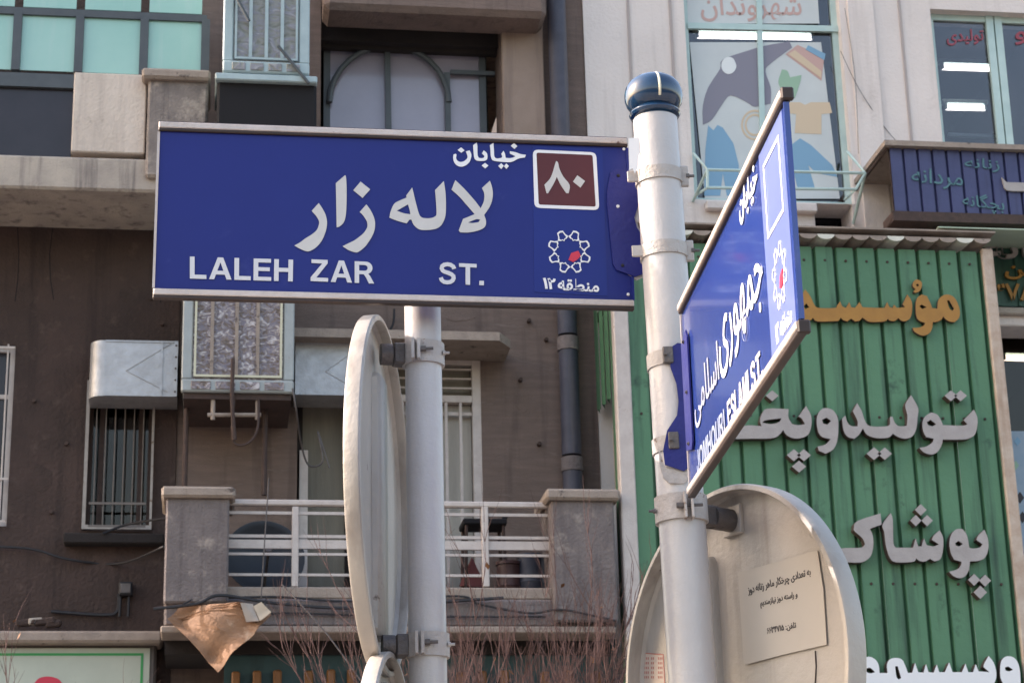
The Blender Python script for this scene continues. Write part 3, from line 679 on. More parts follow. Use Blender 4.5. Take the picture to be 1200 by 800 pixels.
obj('canopy_sheet', MB().add([(at(1095, 270, GY).x, GY-.1, gz1+.17), (gx1+1.2, GY-.1, gz1+.17), (gx1+1.2, W-.02, gz1+.34), (at(1095, 270, GY).x+.2, W-.02, gz1+.34), (at(1095, 270, GY).x, GY-.1, gz1+.18), (gx1+1.2, GY-.1, gz1+.18), (gx1+1.2, W-.02, gz1+.35), (at(1095, 270, GY).x+.2, W-.02, gz1+.35)],
    [(0, 1, 2, 3), (4, 7, 6, 5), (0, 4, 5, 1), (1, 5, 6, 2), (2, 6, 7, 3), (3, 7, 4, 0)]), mat('pale_green_sheet', (.46, .55, .42), .6, (.38, .47, .36), 4, .7), GB)
sw = MB()
for z in (gz1-.12, gz1-1.5, gz1-2.9, gz1-4.0):
    for i in range(n_):
        q = gx0+pw_*(i+.42); sw.lathe([(0, -.008), (.011, -.008), (.013, 0)], (q, GY-.001, z), (0, 1, 0), 6)
tag(obj('screws', sw, M_iron, GB), kind='stuff')
# raised letters
GP = facade(GY)
LD = .075
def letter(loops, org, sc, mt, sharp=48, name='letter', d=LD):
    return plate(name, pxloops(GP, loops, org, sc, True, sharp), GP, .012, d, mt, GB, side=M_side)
F2 = (850, 440); F3 = (960, 580); F4 = (960, 720); FY = (930, 320)
letter([[(1148, 172), (1163, 205), (1165, 240), (1155, 285), (1130, 305), (1095, 312), (1003, 312), (998, 335), (980, 368), (950, 382), (915, 372), (893, 350), (925, 345), (955, 325), (960, 308), (925, 300), (912, 275), (908, 235), (920, 205), (950, 185), (980, 198), (998, 230), (1003, 245), (1095, 247), (1118, 240), (1100, 222)],
        [(928, 232), (945, 220), (972, 240), (955, 250), (935, 245)]], F2, 4, M_3d)
letter([[(855, 105), (888, 165), (885, 210), (880, 260), (860, 298), (825, 308), (795, 300), (770, 285), (755, 300), (735, 305), (690, 305), (650, 290), (630, 260), (612, 290), (590, 308), (560, 300), (540, 270), (533, 215), (548, 200), (560, 235), (580, 250), (605, 250), (605, 225), (583, 180), (603, 142), (625, 180), (640, 225), (665, 250), (740, 250), (757, 240), (757, 205), (768, 205), (780, 235), (800, 250), (835, 248), (838, 200), (828, 150)]], F2, 4, M_3d)
letter([[(455, 165), (490, 175), (512, 210), (516, 260), (510, 320), (490, 360), (455, 378), (425, 365), (418, 345), (455, 335), (480, 310), (440, 300), (420, 270), (415, 215), (430, 178)],
        [(440, 220), (460, 210), (482, 225), (465, 242), (445, 238)]], F2, 4, M_3d)
letter([[(365, 155), (388, 200), (390, 245), (378, 285), (350, 303), (310, 307), (275, 292), (258, 268), (235, 295), (200, 307), (110, 308), (20, 308), (0, 290), (-25, 308), (-50, 290), (-75, 308), (-110, 340), (-160, 350), (-190, 320), (-195, 270), (-180, 260), (-165, 300), (-130, 300), (-105, 270), (-105, 235), (-90, 235), (-75, 255), (-60, 235), (-45, 235), (-35, 255), (-15, 235), (0, 235), (10, 250), (60, 250), (105, 246), (158, 250), (150, 225), (160, 190), (185, 168), (283, 170), (283, 210), (300, 240), (330, 245), (360, 240), (345, 215), (330, 205)],
        [(160, 234), (178, 222), (250, 213), (240, 230), (205, 240)]], F2, 4, M_3d)
for d in ((1041, 108, 30), (1086, 108, 30), (682, 378, 35), (732, 378, 34), (207, 108, 30), (308, 385, 33), (355, 385, 33), (332, 438, 33), (-75, 195, 28), (-125, 195, 28), (-100, 155, 28)):
    letter([diamond(*d)], F2, 4, M_3d, name='letter_dot')
letter([[(340, 120), (347, 185), (278, 210), (295, 250), (298, 310), (285, 365), (255, 395), (215, 407), (140, 405), (40, 405), (0, 380), (-20, 330), (0, 320), (30, 335), (130, 322), (225, 320), (250, 300), (235, 265), (190, 225), (185, 205), (205, 165)]], F3, 5, M_3d)
letter([[(400, 118), (412, 160), (415, 290), (430, 320), (530, 320), (545, 265), (560, 312), (580, 312), (593, 265), (610, 305), (650, 312), (680, 300), (640, 275), (650, 250), (685, 218), (705, 260), (705, 330), (690, 385), (655, 400), (628, 385), (600, 400), (570, 398), (548, 382), (530, 402), (430, 405), (395, 380), (372, 310), (362, 230), (352, 185)]], F3, 5, M_3d)
letter([[(945, 215), (965, 260), (970, 320), (955, 370), (920, 395), (862, 400), (855, 450), (835, 485), (800, 498), (765, 485), (740, 460), (790, 445), (810, 420), (812, 402), (770, 390), (750, 350), (742, 290), (755, 240), (785, 212), (820, 212), (845, 250), (858, 320), (880, 325), (920, 318), (935, 300), (900, 275), (910, 250)],
        [(775, 295), (795, 280), (820, 298), (800, 312), (782, 308)]], F3, 5, M_3d)
for d in ((575, 100, 34), (546, 162, 33), (612, 162, 33), (886, 507, 35), (950, 512, 35), (922, 580, 39)):
    letter([diamond(*d, 1.0)], F3, 5, M_3d, name='letter_dot')
letter([[(1080, 252), (1120, 262), (1145, 300), (1155, 360), (1155, 430), (1135, 480), (1090, 500), (1060, 490), (1100, 460), (1105, 430), (1060, 420), (1040, 380), (1038, 310), (1050, 270)],
        [(1065, 318), (1085, 312), (1112, 330), (1090, 340), (1068, 335)]], F4, 5, M_3dw)
letter([[(970, 250), (1000, 290), (1015, 345), (1010, 395), (985, 425), (940, 430), (330, 430), (325, 470), (300, 500), (255, 500), (225, 480), (270, 465), (285, 430), (240, 425), (235, 400), (230, 330), (240, 275), (270, 255), (305, 268), (328, 300), (335, 350), (380, 350), (378, 300), (395, 270), (430, 262), (465, 272), (485, 310), (500, 350), (525, 348), (541, 290), (560, 345), (590, 348), (605, 298), (620, 345), (650, 348), (668, 300), (682, 345), (715, 345), (740, 288), (760, 345), (815, 345), (835, 295), (852, 345), (880, 345), (895, 298), (912, 340), (975, 345), (940, 315), (945, 295)],
        [(255, 325), (280, 320), (308, 345), (280, 352), (258, 342)], [(425, 312), (440, 310), (460, 380), (445, 388), (432, 370)]], F4, 5, M_3dw, 60)
SY = 5.714
letter([[(1010, 155), (1050, 165), (1080, 200), (1100, 260), (1095, 310), (1065, 340), (1030, 335), (1000, 315), (990, 300), (975, 325), (945, 338), (920, 340), (915, 380), (895, 415), (850, 430), (800, 405), (785, 378), (830, 375), (862, 360), (868, 345), (830, 330), (810, 300), (805, 230), (815, 180), (845, 155), (880, 165), (905, 215), (915, 245), (950, 250), (955, 200), (975, 170)],
        [(1015, 195), (1030, 195), (1062, 250), (1050, 265), (1030, 245)], [(830, 235), (845, 222), (878, 240), (850, 252)]], FY, SY, M_3dy, d=.035)
letter([[(750, 155), (778, 200), (782, 260), (770, 310), (740, 332), (710, 330), (690, 312), (665, 332), (635, 330), (620, 318), (595, 335), (500, 338), (465, 320), (450, 308), (430, 330), (400, 335), (375, 315), (350, 335), (325, 328), (305, 310), (290, 332), (150, 335), (120, 310), (100, 328), (60, 325), (35, 310), (25, 250), (20, 210), (45, 180), (48, 150), (68, 122), (100, 165), (130, 225), (160, 245), (265, 245), (280, 230), (300, 200), (315, 235), (340, 245), (362, 205), (375, 240), (400, 245), (430, 205), (450, 240), (580, 245), (600, 240), (615, 205), (630, 240), (650, 245), (662, 222), (680, 245), (735, 240), (718, 220)],
        [(55, 235), (75, 215), (95, 240), (70, 252)]], FY, SY, M_3dy, d=.035)
letter([[(820, 55), (848, 80), (835, 130), (800, 145), (790, 135), (805, 120), (785, 95), (795, 65)], [(808, 90), (820, 82), (828, 95), (815, 103)]], FY, SY, M_3dy, 70, 'letter_mark', .035)

# second green board, far right
x0, x1, z0, z1 = RC(1155, 288, 1330, 360, W-.35)
x0 = max(x0, gx1+.14)
G2 = thing('green_shop_sign', ((x0+x1)/2, W-.35, z0), 'smaller dark green shop sign with white and mustard letters at the right edge', 'sign')
obj('board', MB().box(x0, x1, W-.35, W-.30, z0, z1), mat('dark_green_sheet', (.03, .10, .07), .5, (.025, .08, .06), 3, .7, streak=(.015, .04, .03), sk=.6), G2)
for i in range(7):
    q = x0+.2*i+.08; obj('rib', MB().box(q, q+.03, W-.365, W-.352, z0, z1), MATS['dark_green_sheet'], G2)
obj('sill_trim', MB().rc(1158, 361, 1330, 369, W-.42, W-.003, .01), M_conc, G2)
obj('sill_trim', MB().rc(1162, 370, 1330, 383, W-.36, W-.003, .01), M_pale, G2)
P2 = facade(W-.37)
text('lettering', 'خانه', pxquad(P2, (1152, 276), (1240, 276), (1240, 304), (1153, 304)), P2, .003, .03, M_3d, G2, .02)
text('lettering', 'تلفن', pxquad(P2, (1176, 308), (1235, 308), (1235, 328), (1177, 328)), P2, .003, .02, M_3dy, G2, .02)
text('lettering', '۳۷۸۵', pxquad(P2, (1160, 330), (1225, 330), (1226, 353), (1162, 353)), P2, .003, .02, M_3dy, G2, .02)

# ================================================================ COOLERS AND DUCTS
def cooler(rect, Y, depth, pad, frame, label, slats, zx=0):
    x0, x1, z0, z1 = rect; T = thing('evaporative_cooler', ((x0+x1)/2, Y, z0), label, 'air cooler')
    p = .085
    obj('cabinet', MB().box(x0+.015, x1-.015, Y+.05, Y+depth, z0+.004, z1-.02, .01), frame, T)
    for a in (x0, x1-p): obj('corner_post', MB().box(a, a+p, Y, Y+.14, z0+.11, z1-.03, .01), frame, T)
    obj('top_cover', MB().box(x0-.02, x1+.02, Y-.03, Y+depth, z1-.03, z1, .01), frame, T)
    tr = obj('water_tray', MB().box(x0, x1, Y-.02, Y+.048, z0, z0+.105, .012), frame, T)
    for i in range(4):
        a = x0+.06+(x1-x0-.12)*i/4; obj('embossed_panel', MB().box(a+.02, a+(x1-x0-.12)/4-.02, Y-.03, Y-.018, z0+.02, z0+.085, .008), pad, tr)
    pd = obj('cooling_pad', MB().box(x0+p+.003, x1-p-.003, Y+.02, Y+.048, z0+.11, z1-.035), pad, T)
    q = mat('pad_frame_cream', (.60, .57, .42), .5)
    fr = MB(); a, b, c, d = x0+p+.012, x1-p-.012, z0+.13, z1-.05
    fr.box(a, a+.018, Y-.005, Y+.019, c, d).box(b-.018, b, Y-.005, Y+.019, c, d).box(a+.018, b-.018, Y-.005, Y+.019, c, c+.018)
    obj('pad_frame', fr, q if zx == 0 else frame, pd)
    for t in slats: xx = a+(b-a)*t; obj('slat', MB().box(xx-.014, xx+.014, Y-.004, Y+.018, c+.02, d), M_cap if zx == 0 else frame, pd)
    return T
M_cool = mat('cooler_enamel', (.38, .41, .41), .45, (.30, .32, .32), 7, .8, .2, 40, rust=(.22, .12, .08), rk=.68, rscale=12)
M_coolm = mat('cooler_mint', (.42, .52, .53), .45, (.34, .43, .45), 7, .8, .2, 40)
CY = 16.15
cr = RC(214, 300, 345, 460, CY)
c1 = cooler(cr, CY, .8, M_foil, M_cool, 'grey evaporative cooler with foil-wrapped pad, hanging on the wall below the blue street sign', (.2, .48, .72))
for u in (250, 302):
    a = at(u, 461, CY+.05); obj('drain_leg', MB().tube([a, a+Vector((0, 0, -.22))], .018, 8), M_cap, c1)
a, b = at(243, 486, CY+.05), at(306, 486, CY+.05); obj('bottom_bar', MB().tube([a, b], .018, 8), M_cap, c1)
for u in (219, 311):
    a = at(u, 463, CY+.3); obj('support_pipe', MB().tube([a, Vector((a.x, a.y, at(u, 580, CY+.3).z))], .022, 8), M_iron, c1)
obj('base_frame', MB().box(cr[0]+.02, cr[1]-.02, CY+.02, W-.003, cr[2]-.05, cr[2]-.003), M_iron, c1)
UY = 15.75
cu_ = RC(262, -60, 363, 87, UY)
c2 = cooler(cu_, UY, .75, M_foil2, M_coolm, 'mint-framed evaporative cooler with shade painted into the dark stand at the top, left of the arched window', (.25, .5, .75), 1)
obj('underbox', MB().rc(254, 93, 371, 160, UY+.02, W-.5, .02), M_dark, c2)  # near-black box, the cooler's shaded underside and bracket put into its colour
obj('tray_lip', MB().rc(252, 87, 372, 95, UY-.04, UY+.6, .01), M_coolm, c2)
obj('stay', MB().tube([at(268, -20, UY-.06), at(292, 25, UY-.06)], .014, 6), M_greyfr, c2)
obj('stay', MB().tube([at(326, 54, UY-.06), at(362, 98, UY-.06)], .014, 6), M_greyfr, c2)
def duct(rect, Y, label, seams, rnd):
    x0, x1, z0, z1 = rect; T = thing('metal_duct', ((x0+x1)/2, Y, z0), label, 'duct', 'sheet metal ducts of the wall cooler')
    vs = []
    n = 6; prof = []
    rr = .13
    if rnd:
        for i in range(n+1):
            t = math.pi/2*i/n; prof.append((x0+rr-rr*math.sin(t), Y+rr-rr*math.cos(t)))
        prof += [(x0, W-.01), (x1, W-.01), (x1, Y)]
    else: prof = [(x0, Y), (x0, W-.01), (x1, W-.01), (x1, Y)]
    k = len(prof)
    vs = [(a, b, z0) for a, b in prof]+[(a, b, z1) for a, b in prof]
    fs = [(i, (i+1) % k, k+(i+1) % k, k+i) for i in range(k)]+[tuple(range(k)), tuple(reversed(range(k, 2*k)))]
    raw('duct_body', vs, fs, M_galv, T, smooth=True)
    for t in seams: xx = x0+(x1-x0)*t; obj('seam', MB().box(xx-.008, xx+.008, Y-.010, Y-.001, z0, z1), M_galv, T)
    fl = obj('flange', MB().box(x1-.03, x1, Y-.014, Y-.001, z0, z1), M_galv, T)
    sc2 = MB()
    for k_ in range(5): sc2.lathe([(0, -.006), (.008, -.006), (.009, 0)], (x1-.015, Y-.014, z0+.04+(z1-z0-.08)*k_/4), (0, 1, 0), 6)
    obj('screws', sc2, M_iron, fl)
    obj('folded_edge', MB().box(x0+(rr if rnd else .0), x1-.031, Y-.008, Y-.001, z0, z0+.014), M_galv, T); obj('folded_edge', MB().box(x0+(rr if rnd else .0), x1-.031, Y-.008, Y-.001, z1-.014, z1), M_galv, T)
    a = Vector((x0+(x1-x0)*.42, Y-.003, z0+(z1-z0)*.45))
    for e_ in ((.97, .95), (.95, .08)):
        b = Vector((x0+(x1-x0)*e_[0]*.9+.03, Y-.003, z0+(z1-z0)*e_[1])); obj('cross_break', MB().tube([a, b], .0028, 5), M_galv, T)
    return T
duct(RC(104, 399, 208, 464, 16.62), 16.62, 'long galvanised sheet metal duct with a rounded corner, left of the grey cooler', (.82,), True)
duct(RC(346, 402, 430, 463, 16.62), 16.62, 'short galvanised sheet metal duct to the right of the grey cooler', (.9,), False)

# ================================================================ LOOSE ITEMS ON THE FACADE
def wire(name, pts, r, label, mt=M_black, cat='cable', grp='cables strung along the brown facade', n=6, sub=6):
    P = [at(*p) for p in pts]; out = []
    for i in range(len(P)-1):
        p0 = P[i-1] if i else P[0]; p3 = P[i+2] if i+2 < len(P) else P[-1]; p1, p2 = P[i], P[i+1]
        for j in range(sub):
            t = j/sub; out.append(.5*((2*p1)+(-p0+p2)*t+(2*p0-5*p1+4*p2-p3)*t*t+(-p0+3*p1-3*p2+p3)*t**3))
    out.append(P[-1]); o = obj(name, MB().tube(out, r, n), mt, None, True); return tag(o, label, cat, grp)
wire('cable', [(-60, 640, W-.04), (30, 642, W-.05), (80, 655, W-.06), (140, 660, W-.06), (192, 640, BY-.06)], .010, 'black cable sagging across the wall below the barred window sill')
wire('cable', [(60, 716, W-.03), (120, 720, W-.03), (137, 716, W-.03), (139, 696, W-.03)], .014, 'black cable that bends up to the small wall box at lower left')
wire('cable', [(180, 713, BY-.15), (230, 707, BY-.16), (258, 697, BY-.13), (320, 706, BY-.06), (410, 712, BY-.05), (530, 704, BY-.05), (590, 700, BY-.06)], .013, 'thick black cable looping along the balcony edge')
wire('cable', [(268, 700, BY-.03), (330, 699, BY-.035), (410, 704, BY-.03), (535, 698, BY-.03), (560, 707, BY-.04), (620, 718, BY-.05), (660, 714, BY-.10), (722, 727, BY-.12)], .009, 'thinner black cable running under the railing to the right pillar')
wire('cable', [(260, 722, BY-.04), (330, 718, BY-.03), (415, 720, BY-.03), (540, 722, BY-.03), (640, 722, BY-.04)], .008, 'black cable lying lowest along the balcony slab')
wire('cable', [(315, 560, BY-.06), (311, 620, BY-.08), (306, 700, BY-.10)], .005, 'thin wire dropping vertically in front of the balcony railing', M_steel)
wire('cable', [(330, 684, BY-.1), (350, 705, BY-.2), (385, 745, BY-.3), (425, 800, BY-.4)], .006, 'thin grey wire slanting down from the balcony edge', M_steel)
wire('cable', [(275, 462, CY+.02), (272, 500, CY), (276, 520, CY), (292, 518, CY), (302, 500, CY), (303, 462, CY+.03)], .010, 'cable looping beneath the grey cooler', M_iron)
wire('hose', [(343, 455, CY-.02), (347, 480, CY), (353, 520, CY+.3), (362, 545, CY+.4), (378, 540, CY+.4), (372, 505, CY+.4), (386, 548, CY+.4)], .008, 'tangled grey hose hanging in front of the balcony door', M_steel, 'hose')
wire('cable', [(273, 420, CY-.05), (272, 470, CY-.05), (275, 515, CY-.03)], .016, 'short dark pipe in front of the cooler pad', M_iron, 'pipe')
wire('cable', [(462, 362, W-.03), (461, 378, W-.03), (456, 388, W-.03)], .010, 'short dark cable end on the wall just below the blue sign')
wire('cable', [(120, 625, W-.16), (150, 614, W-.1), (200, 606, W-.5)], .010, 'dark wire running up from the window sill to the balcony pillar')
wire('cable', [(985, 60, W-.04), (1010, 110, W-.04), (1050, 165, W-.04), (1075, 172, W-.5)], .003, 'thin dark wire added as a crack across the pale wall between the upper windows', M_steel)
wire('cable', [(990, 10, W-.04), (1002, 90, W-.04), (1006, 180, W-.04)], .0025, 'thin wire added as a crack beside the clothing poster window', M_steel)
bx = thing('junction_box', at(147, 690, W-.06), 'small dark electrical box on the brown wall above the green-bordered signboard', 'electrical box')
obj('box_body', MB().rc(139, 681, 155, 697, W-.08, W-.004, .01), M_black, bx); obj('cover', MB().rc(141, 683, 153, 694, W-.09, W-.082, .003), M_steel, bx)
for u in (141, 151): obj('conduit', MB().tube([at(u, 697, W-.04), at(u-1, 722, W-.04)], .012, 6), M_black, bx)
rb = thing('mortar_rubble', at(45, 735, W-.2), 'grey lump of mortar and rubble lying on the ledge at lower left', 'rubble')
for i in range(6):
    u = 28+i*7; c_ = at(u, 729+random.uniform(-2, 3), W-.18); h = random.uniform(.03, .07)
    obj('chunk', MB().obox(c_, Vector((1, random.uniform(-.3, .3), .1)).normalized(), Vector((0, 1, .1)), Vector((random.uniform(-.3, .3), 0, 1)).normalized(), h*1.2, .06, h*.55, .03), M_conc if i == 2 else PATCH, rb)
# hanging scrap board
sc = thing('torn_board', at(255, 785, BY-.3), 'torn brown board scrap hanging point-down below the left balcony pillar', 'scrap')
SP = Plane(at(255, 740, BY-.22), (1, -.12, 0), (0, .18, 1))
def shell(name, px, mt, off, par, amp=.03):
    L_ = pxloops(SP, [px], sm=False); vs, fs, ns = curve_mesh(L_, .012)
    bm = bmesh.new(); bv = [bm.verts.new(v) for v in vs]
    for f in fs:
        try: bm.faces.new([bv[i] for i in f])
        except ValueError: pass
    bmesh.ops.triangulate(bm, faces=bm.faces[:]); bmesh.ops.subdivide_edges(bm, edges=bm.edges[:], cuts=6, use_grid_fill=True)
    M = SP.mat(off); bm.verts.index_update()
    out = [M @ Vector((v.co.x, v.co.y, v.co.z+amp*math.sin(v.co.x*7+v.co.y*3)+amp*1.3*abs(math.sin(v.co.y*6-v.co.x*5+1))-amp*.9*abs(math.sin(v.co.x*9+v.co.y*7))+amp*.25*math.sin(v.co.x*31)*math.sin(v.co.y*27))) for v in bm.verts]
    o = raw(name, out, [tuple(x.index for x in f.verts) for f in bm.faces], mt, par, smooth=True); bm.free(); return o
shell('sheet', [(212, 707), (255, 709), (300, 712), (318, 716), (298, 745), (270, 768), (254, 786), (232, 760), (208, 735), (196, 724)], M_card, 0, sc, .05)
shell('folded_flap', [(284, 712), (298, 711), (305, 731), (290, 732)], mat('flap_paper', (.42, .36, .31), .8, (.33, .27, .23), 7, .9), .06, sc, .025)
shell('folded_flap', [(299, 714), (308, 708), (319, 718), (306, 731)], mat('cardboard_edge', (.60, .46, .33), .8), .065, sc, .03)
obj('tie', MB().tube([at(214, 708, BY-.25), at(225, 702, BY-.12)], .006, 6), M_black, sc)
obj('tie', MB().tube([at(310, 710, BY-.24), at(312, 700, BY-.08)], .006, 6), M_black, sc)
# dish on the balcony
ds = thing('satellite_dish', at(308, 688, BY+.55), 'dark grey satellite dish standing behind the left bay of the balcony railing', 'satellite dish')
c_ = at(309, 655, BY+.55)
prof = [(0, .0), (.12, .008), (.2, .03), (.28, .065), (.31, .085), (.325, .085), (.32, .07), (.285, .05), (.2, .015), (0, -.015)]
obj('reflector', MB().lathe(prof, c_+Vector((0, .08, 0)), (.1, -1, .25), 40), mat('dish_grey', (.022, .024, .030), .5, (.016, .017, .022), 6, .7), ds, True)
obj('feed_arm', MB().tube([c_+Vector((0, .02, -.28)), c_+Vector((0.03, -.3, 0))], .012, 6), M_steel, ds)
obj('feed_horn', MB().lathe([(0, 0), (.03, 0), (.035, .05), (0, .06)], c_+Vector((.03, -.33, .02)), (0, 1, 0), 12), M_pole, ds, True)
obj('mast', MB().tube([c_+Vector((0, .12, 0)), Vector((c_.x, c_.y+.16, at(400, 701, BY).z))], .02, 8), M_steel, ds)
# stool and pots
fz = at(450, 701, BY).z
st = thing('stool', at(560, 690, BY+.6), 'small dark stool behind the right end of the balcony railing', 'stool')
a = at(563, 616, BY+.5)
obj('seat', MB().box(a.x-.16, a.x+.2, a.y-.15, a.y+.15, a.z-.02, a.z+.03, .01), M_dark, st)
for sx in (-.13, .17):
    for sy in (-.12, .12): obj('leg', MB().tube([(a.x+sx, a.y+sy, a.z-.02), (a.x+sx*1.15, a.y+sy*1.15, fz)], .014, 6), M_iron, st)
obj('back_post', MB().tube([(a.x+.18, a.y, a.z+.03), (a.x+.22, a.y, a.z+.10)], .02, 6), M_dark, st)
def pot(u, v, h, r_, mt, label, nm='storage_drum'):
    c_ = at(u, v, BY+.45); t = thing(nm, (c_.x, c_.y, fz), label, 'container')
    obj('drum_body', MB().lathe([(0, 0), (r_*.9, 0), (r_, .03), (r_, h*.5), (r_*1.04, h*.52), (r_, h*.55), (r_*.96, h), (0, h+.01)], (c_.x, c_.y, fz), (0, 0, 1), 24), mt, t, True)
    obj('lid', MB().lathe([(0, .03), (r_*1.03, .025), (r_*1.05, 0), (r_*.97, 0)], (c_.x, c_.y, fz+h+.005), (0, 0, 1), 24), mt, t, True)
pot(622, 680, .42, .11, mat('drum_blue', (.055, .06, .085), .5), 'blue-grey drum on the balcony floor next to the right pillar')
pot(596, 680, .36, .10, mat('drum_maroon', (.075, .035, .035), .5), 'maroon drum on the balcony floor, left of the blue-grey drum')
pot(640, 680, .40, .09, mat('drum_black', (.04, .04, .05), .5), 'dark drum wedged against the right balcony pillar')
a = at(487, 700, BY+.4)
tag(obj('red_cloth', MB().add([at(538, 686, BY+.4), at(553, 652, BY+.4), at(548, 686, BY+.35), at(570, 688, BY+.4), at(545, 690, BY+.5)], [(0, 1, 2), (1, 3, 2), (1, 4, 3), (0, 4, 1)]), mat('red_cloth', (.16, .045, .045), .8)), 'dark red folded cloth heaped on the balcony floor by the rail post', 'cloth')

# ================================================================ BARE TREES
def bare_tree(name, base, h_, spread, n_main, label, seed, top, r0=.05):
    rnd = random.Random(seed); T = thing(name, base, label, 'tree', None)
    tr = MB(); fork = base+Vector((0, 0, h_*.45)); tr.tube([base, base+Vector((.03, 0, h_*.25)), fork], [r0*1.3, r0, r0*.9], 10); obj('trunk', tr, M_twig, T, True)
    cr = MB(); tips = []
    def grow(p, d, L_, r_, lv):
        pts = [p]; q = p.copy(); dd = d.copy()
        for i in range(5):
            dd = (dd+Vector((rnd.gauss(0, .10), rnd.gauss(0, .10), rnd.gauss(.05, .05)))).normalized(); q = q+dd*L_/5; pts.append(q.copy())
        if q.z > top: pass
        cr.tube(pts, [r_*(1-.15*i) for i in range(6)], 4 if lv > 0 else 6, False); tips.append(q)
        if lv < 3:
            for k in range((6, 6, 4)[lv]):
                i = rnd.randint(1, 5); nd = (dd+Vector((rnd.gauss(0, .30), rnd.gauss(0, .28), rnd.uniform(.05, .45)))).normalized()
                grow(pts[i], nd, L_*rnd.uniform(.35, .62), max(r_*.5, .0022), lv+1)
    for k in range(n_main):
        a_ = 2*math.pi*k/n_main+rnd.random(); d = Vector((math.cos(a_)*spread, math.sin(a_)*spread*.6, 1)).normalized()
        grow(fork+Vector((0, 0, -rnd.random()*.3)), d, (top-fork.z)*rnd.uniform(.42, .74), r0*.22, 0)
    obj('crown', cr, M_twig, T)
    lf = MB()
    for q in rnd.sample(tips, min(len(tips), 60)):
        a_ = Vector((rnd.gauss(0, 1), rnd.gauss(0, 1), rnd.gauss(0, 1))).normalized()*.03; b_ = Vector((rnd.gauss(0, 1), rnd.gauss(0, 1), -abs(rnd.gauss(0, 1)))).normalized()*.018
        lf.add([q, q+a_+b_, q+a_*2, q+a_-b_], [(0, 1, 2, 3)])
    tag(obj('dead_leaves', lf, M_leaf, T), kind='stuff'); return T
b1 = at(585, 800, 14.6)
bare_tree('bare_tree', Vector((b1.x, 14.6, 0)), 3.4, .30, 52, 'reddish leafless street tree whose twigs rise in front of the balcony', 3, at(600, 700, 14.6).z, .07)
b1 = at(668, 800, 14.9)
bare_tree('bare_tree', Vector((b1.x, 14.9, 0)), 3.4, .24, 26, 'smaller leafless tree with orange dead leaves, left of the green board', 11, at(640, 722, 14.9).z, .05)
b1 = at(-4, 800, 14.8)
bare_tree('bare_tree', Vector((b1.x, 14.8, 0)), 3.4, .05, 4, 'leafless tree twigs at the lower left edge of the photo', 5, at(20, 735, 14.8).z, .05)

# ================================================================ SIGN POLES
def cw_pt(x, y, z): v = rotz((x, y, z), -YAW); return Vector((v[0], v[1], v[2]+1.6))
CN = rotz((0, 1, 0), -YAW); 
def onc(u, v, y): return on(u, v, CAM+Vector(CN)*y, Vector(CN))
PD = 4.66
pa, pb = onc(767, 130, PD), onc(806.5, 720, PD)
ax = (pa-pb).normalized()
def pole_at(v): # axis point whose image row is about v
    t = (v-130)/(720-130); return onc(767+(806.5-767)*t, v, PD)
ptop = pole_at(141); pbot = pb+ax*((0-pb.z)/ax.z); PR_ = .0540
S1 = thing('sign_pole', pbot, 'white enamelled pole with a dark blue ball finial, carrying both blue street signs', 'pole')
obj('shaft', MB().tube([pbot, ptop], PR_, 48), M_pole, S1, True)
obj('base_flange', MB().tube([pbot, pbot+ax*.02], .13, 32), M_steel, S1, True)
fz_ = ptop
fn = MB().lathe([(0, -.01), (.050, -.01), (.050, .004), (.060, .008), (.063, .014), (.060, .021), (.054, .025), (.060, .030), (.068, .042), (.0715, .056), (.0715, .070), (.068, .084), (.060, .097), (.046, .108), (.026, .114), (0, .116)], fz_, ax, 48)
obj('finial', fn, M_ball, S1, True)
side = Vector(rotz((.15, -1, 0), -YAW)); side = (side-ax*side.dot(ax)).normalized()
stp = [fz_+ax*(.063+.0545*math.cos(t))+side*(.0735*math.sin(t)) for t in [R(a) for a in range(8, 128, 10)]]
obj('paint_drip', MB().tube(stp, .0035, 6), mat('cream_drip', (.62, .58, .46), .6), S1)
def band(v, h, par, mt, r_=PR_, axp=pole_at, axd=ax, name='clamp_band', th=.004):
    c_ = axp(v); return obj(name, MB().lathe([(r_+.0005, -h/2), (r_+th, -h/2), (r_+th, h/2), (r_+.0005, h/2), (r_+.0005, -h/2)], c_, axd, 48), mt, par, True)
toright = Vector(rotz((1, 0, 0), -YAW)); tocam = Vector(rotz((0, -1, 0), -YAW))
def bolt(p, d, r_, l_, par, mt=M_steel): 
    return obj('bolt', MB().lathe([(0, 0), (r_, 0), (r_, l_*.4), (r_*.55, l_*.4), (r_*.55, l_), (0, l_)], p, d, 6), mt, par)

# ---------------------------------------------------------------- street sign builder
def street_sign(O, U, V, w_, h_, label, blue):
    T = thing('street_sign', O-V*h_/2, label, 'street sign', 'blue street name signs'); pl = Plane(O, U, V); N = pl.N
    th = .006; fw = .025
    obj('panel', MB().obox(O-N*th/2, U, V, N, w_/2-.004, h_/2-.006, th/2-.001), blue, T)
    for s_ in (1, -1):
        r1 = obj('frame_rail', MB().obox(O+V*s_*(h_/2-fw/2)-N*.002, U, V, N, w_/2, fw/2, .0085, .002), M_bronze, T)
        sh = .002 if s_ > 0 else .004
        obj('ridge', MB().obox(O+V*(s_*(h_/2-fw/2)+sh)+N*.0045, U, V, N, w_/2-.001, .0075, .0045, .0018), M_alu, r1)
        obj('end_strip', MB().obox(O+U*s_*(w_/2-.001)-N*(th/2-.001), U, V, N, .003, h_/2-fw-.002, th/2+.002), M_alu if s_ < 0 else blue, T)
    return T, pl
hS = .4533
q1 = (-.2708, 4.6797, 1.8627, .142, -.0031)
O1 = cw_pt(*q1[:3]); U1 = Vector(rotz((math.cos(q1[3]), math.sin(q1[3]), 0), -YAW))
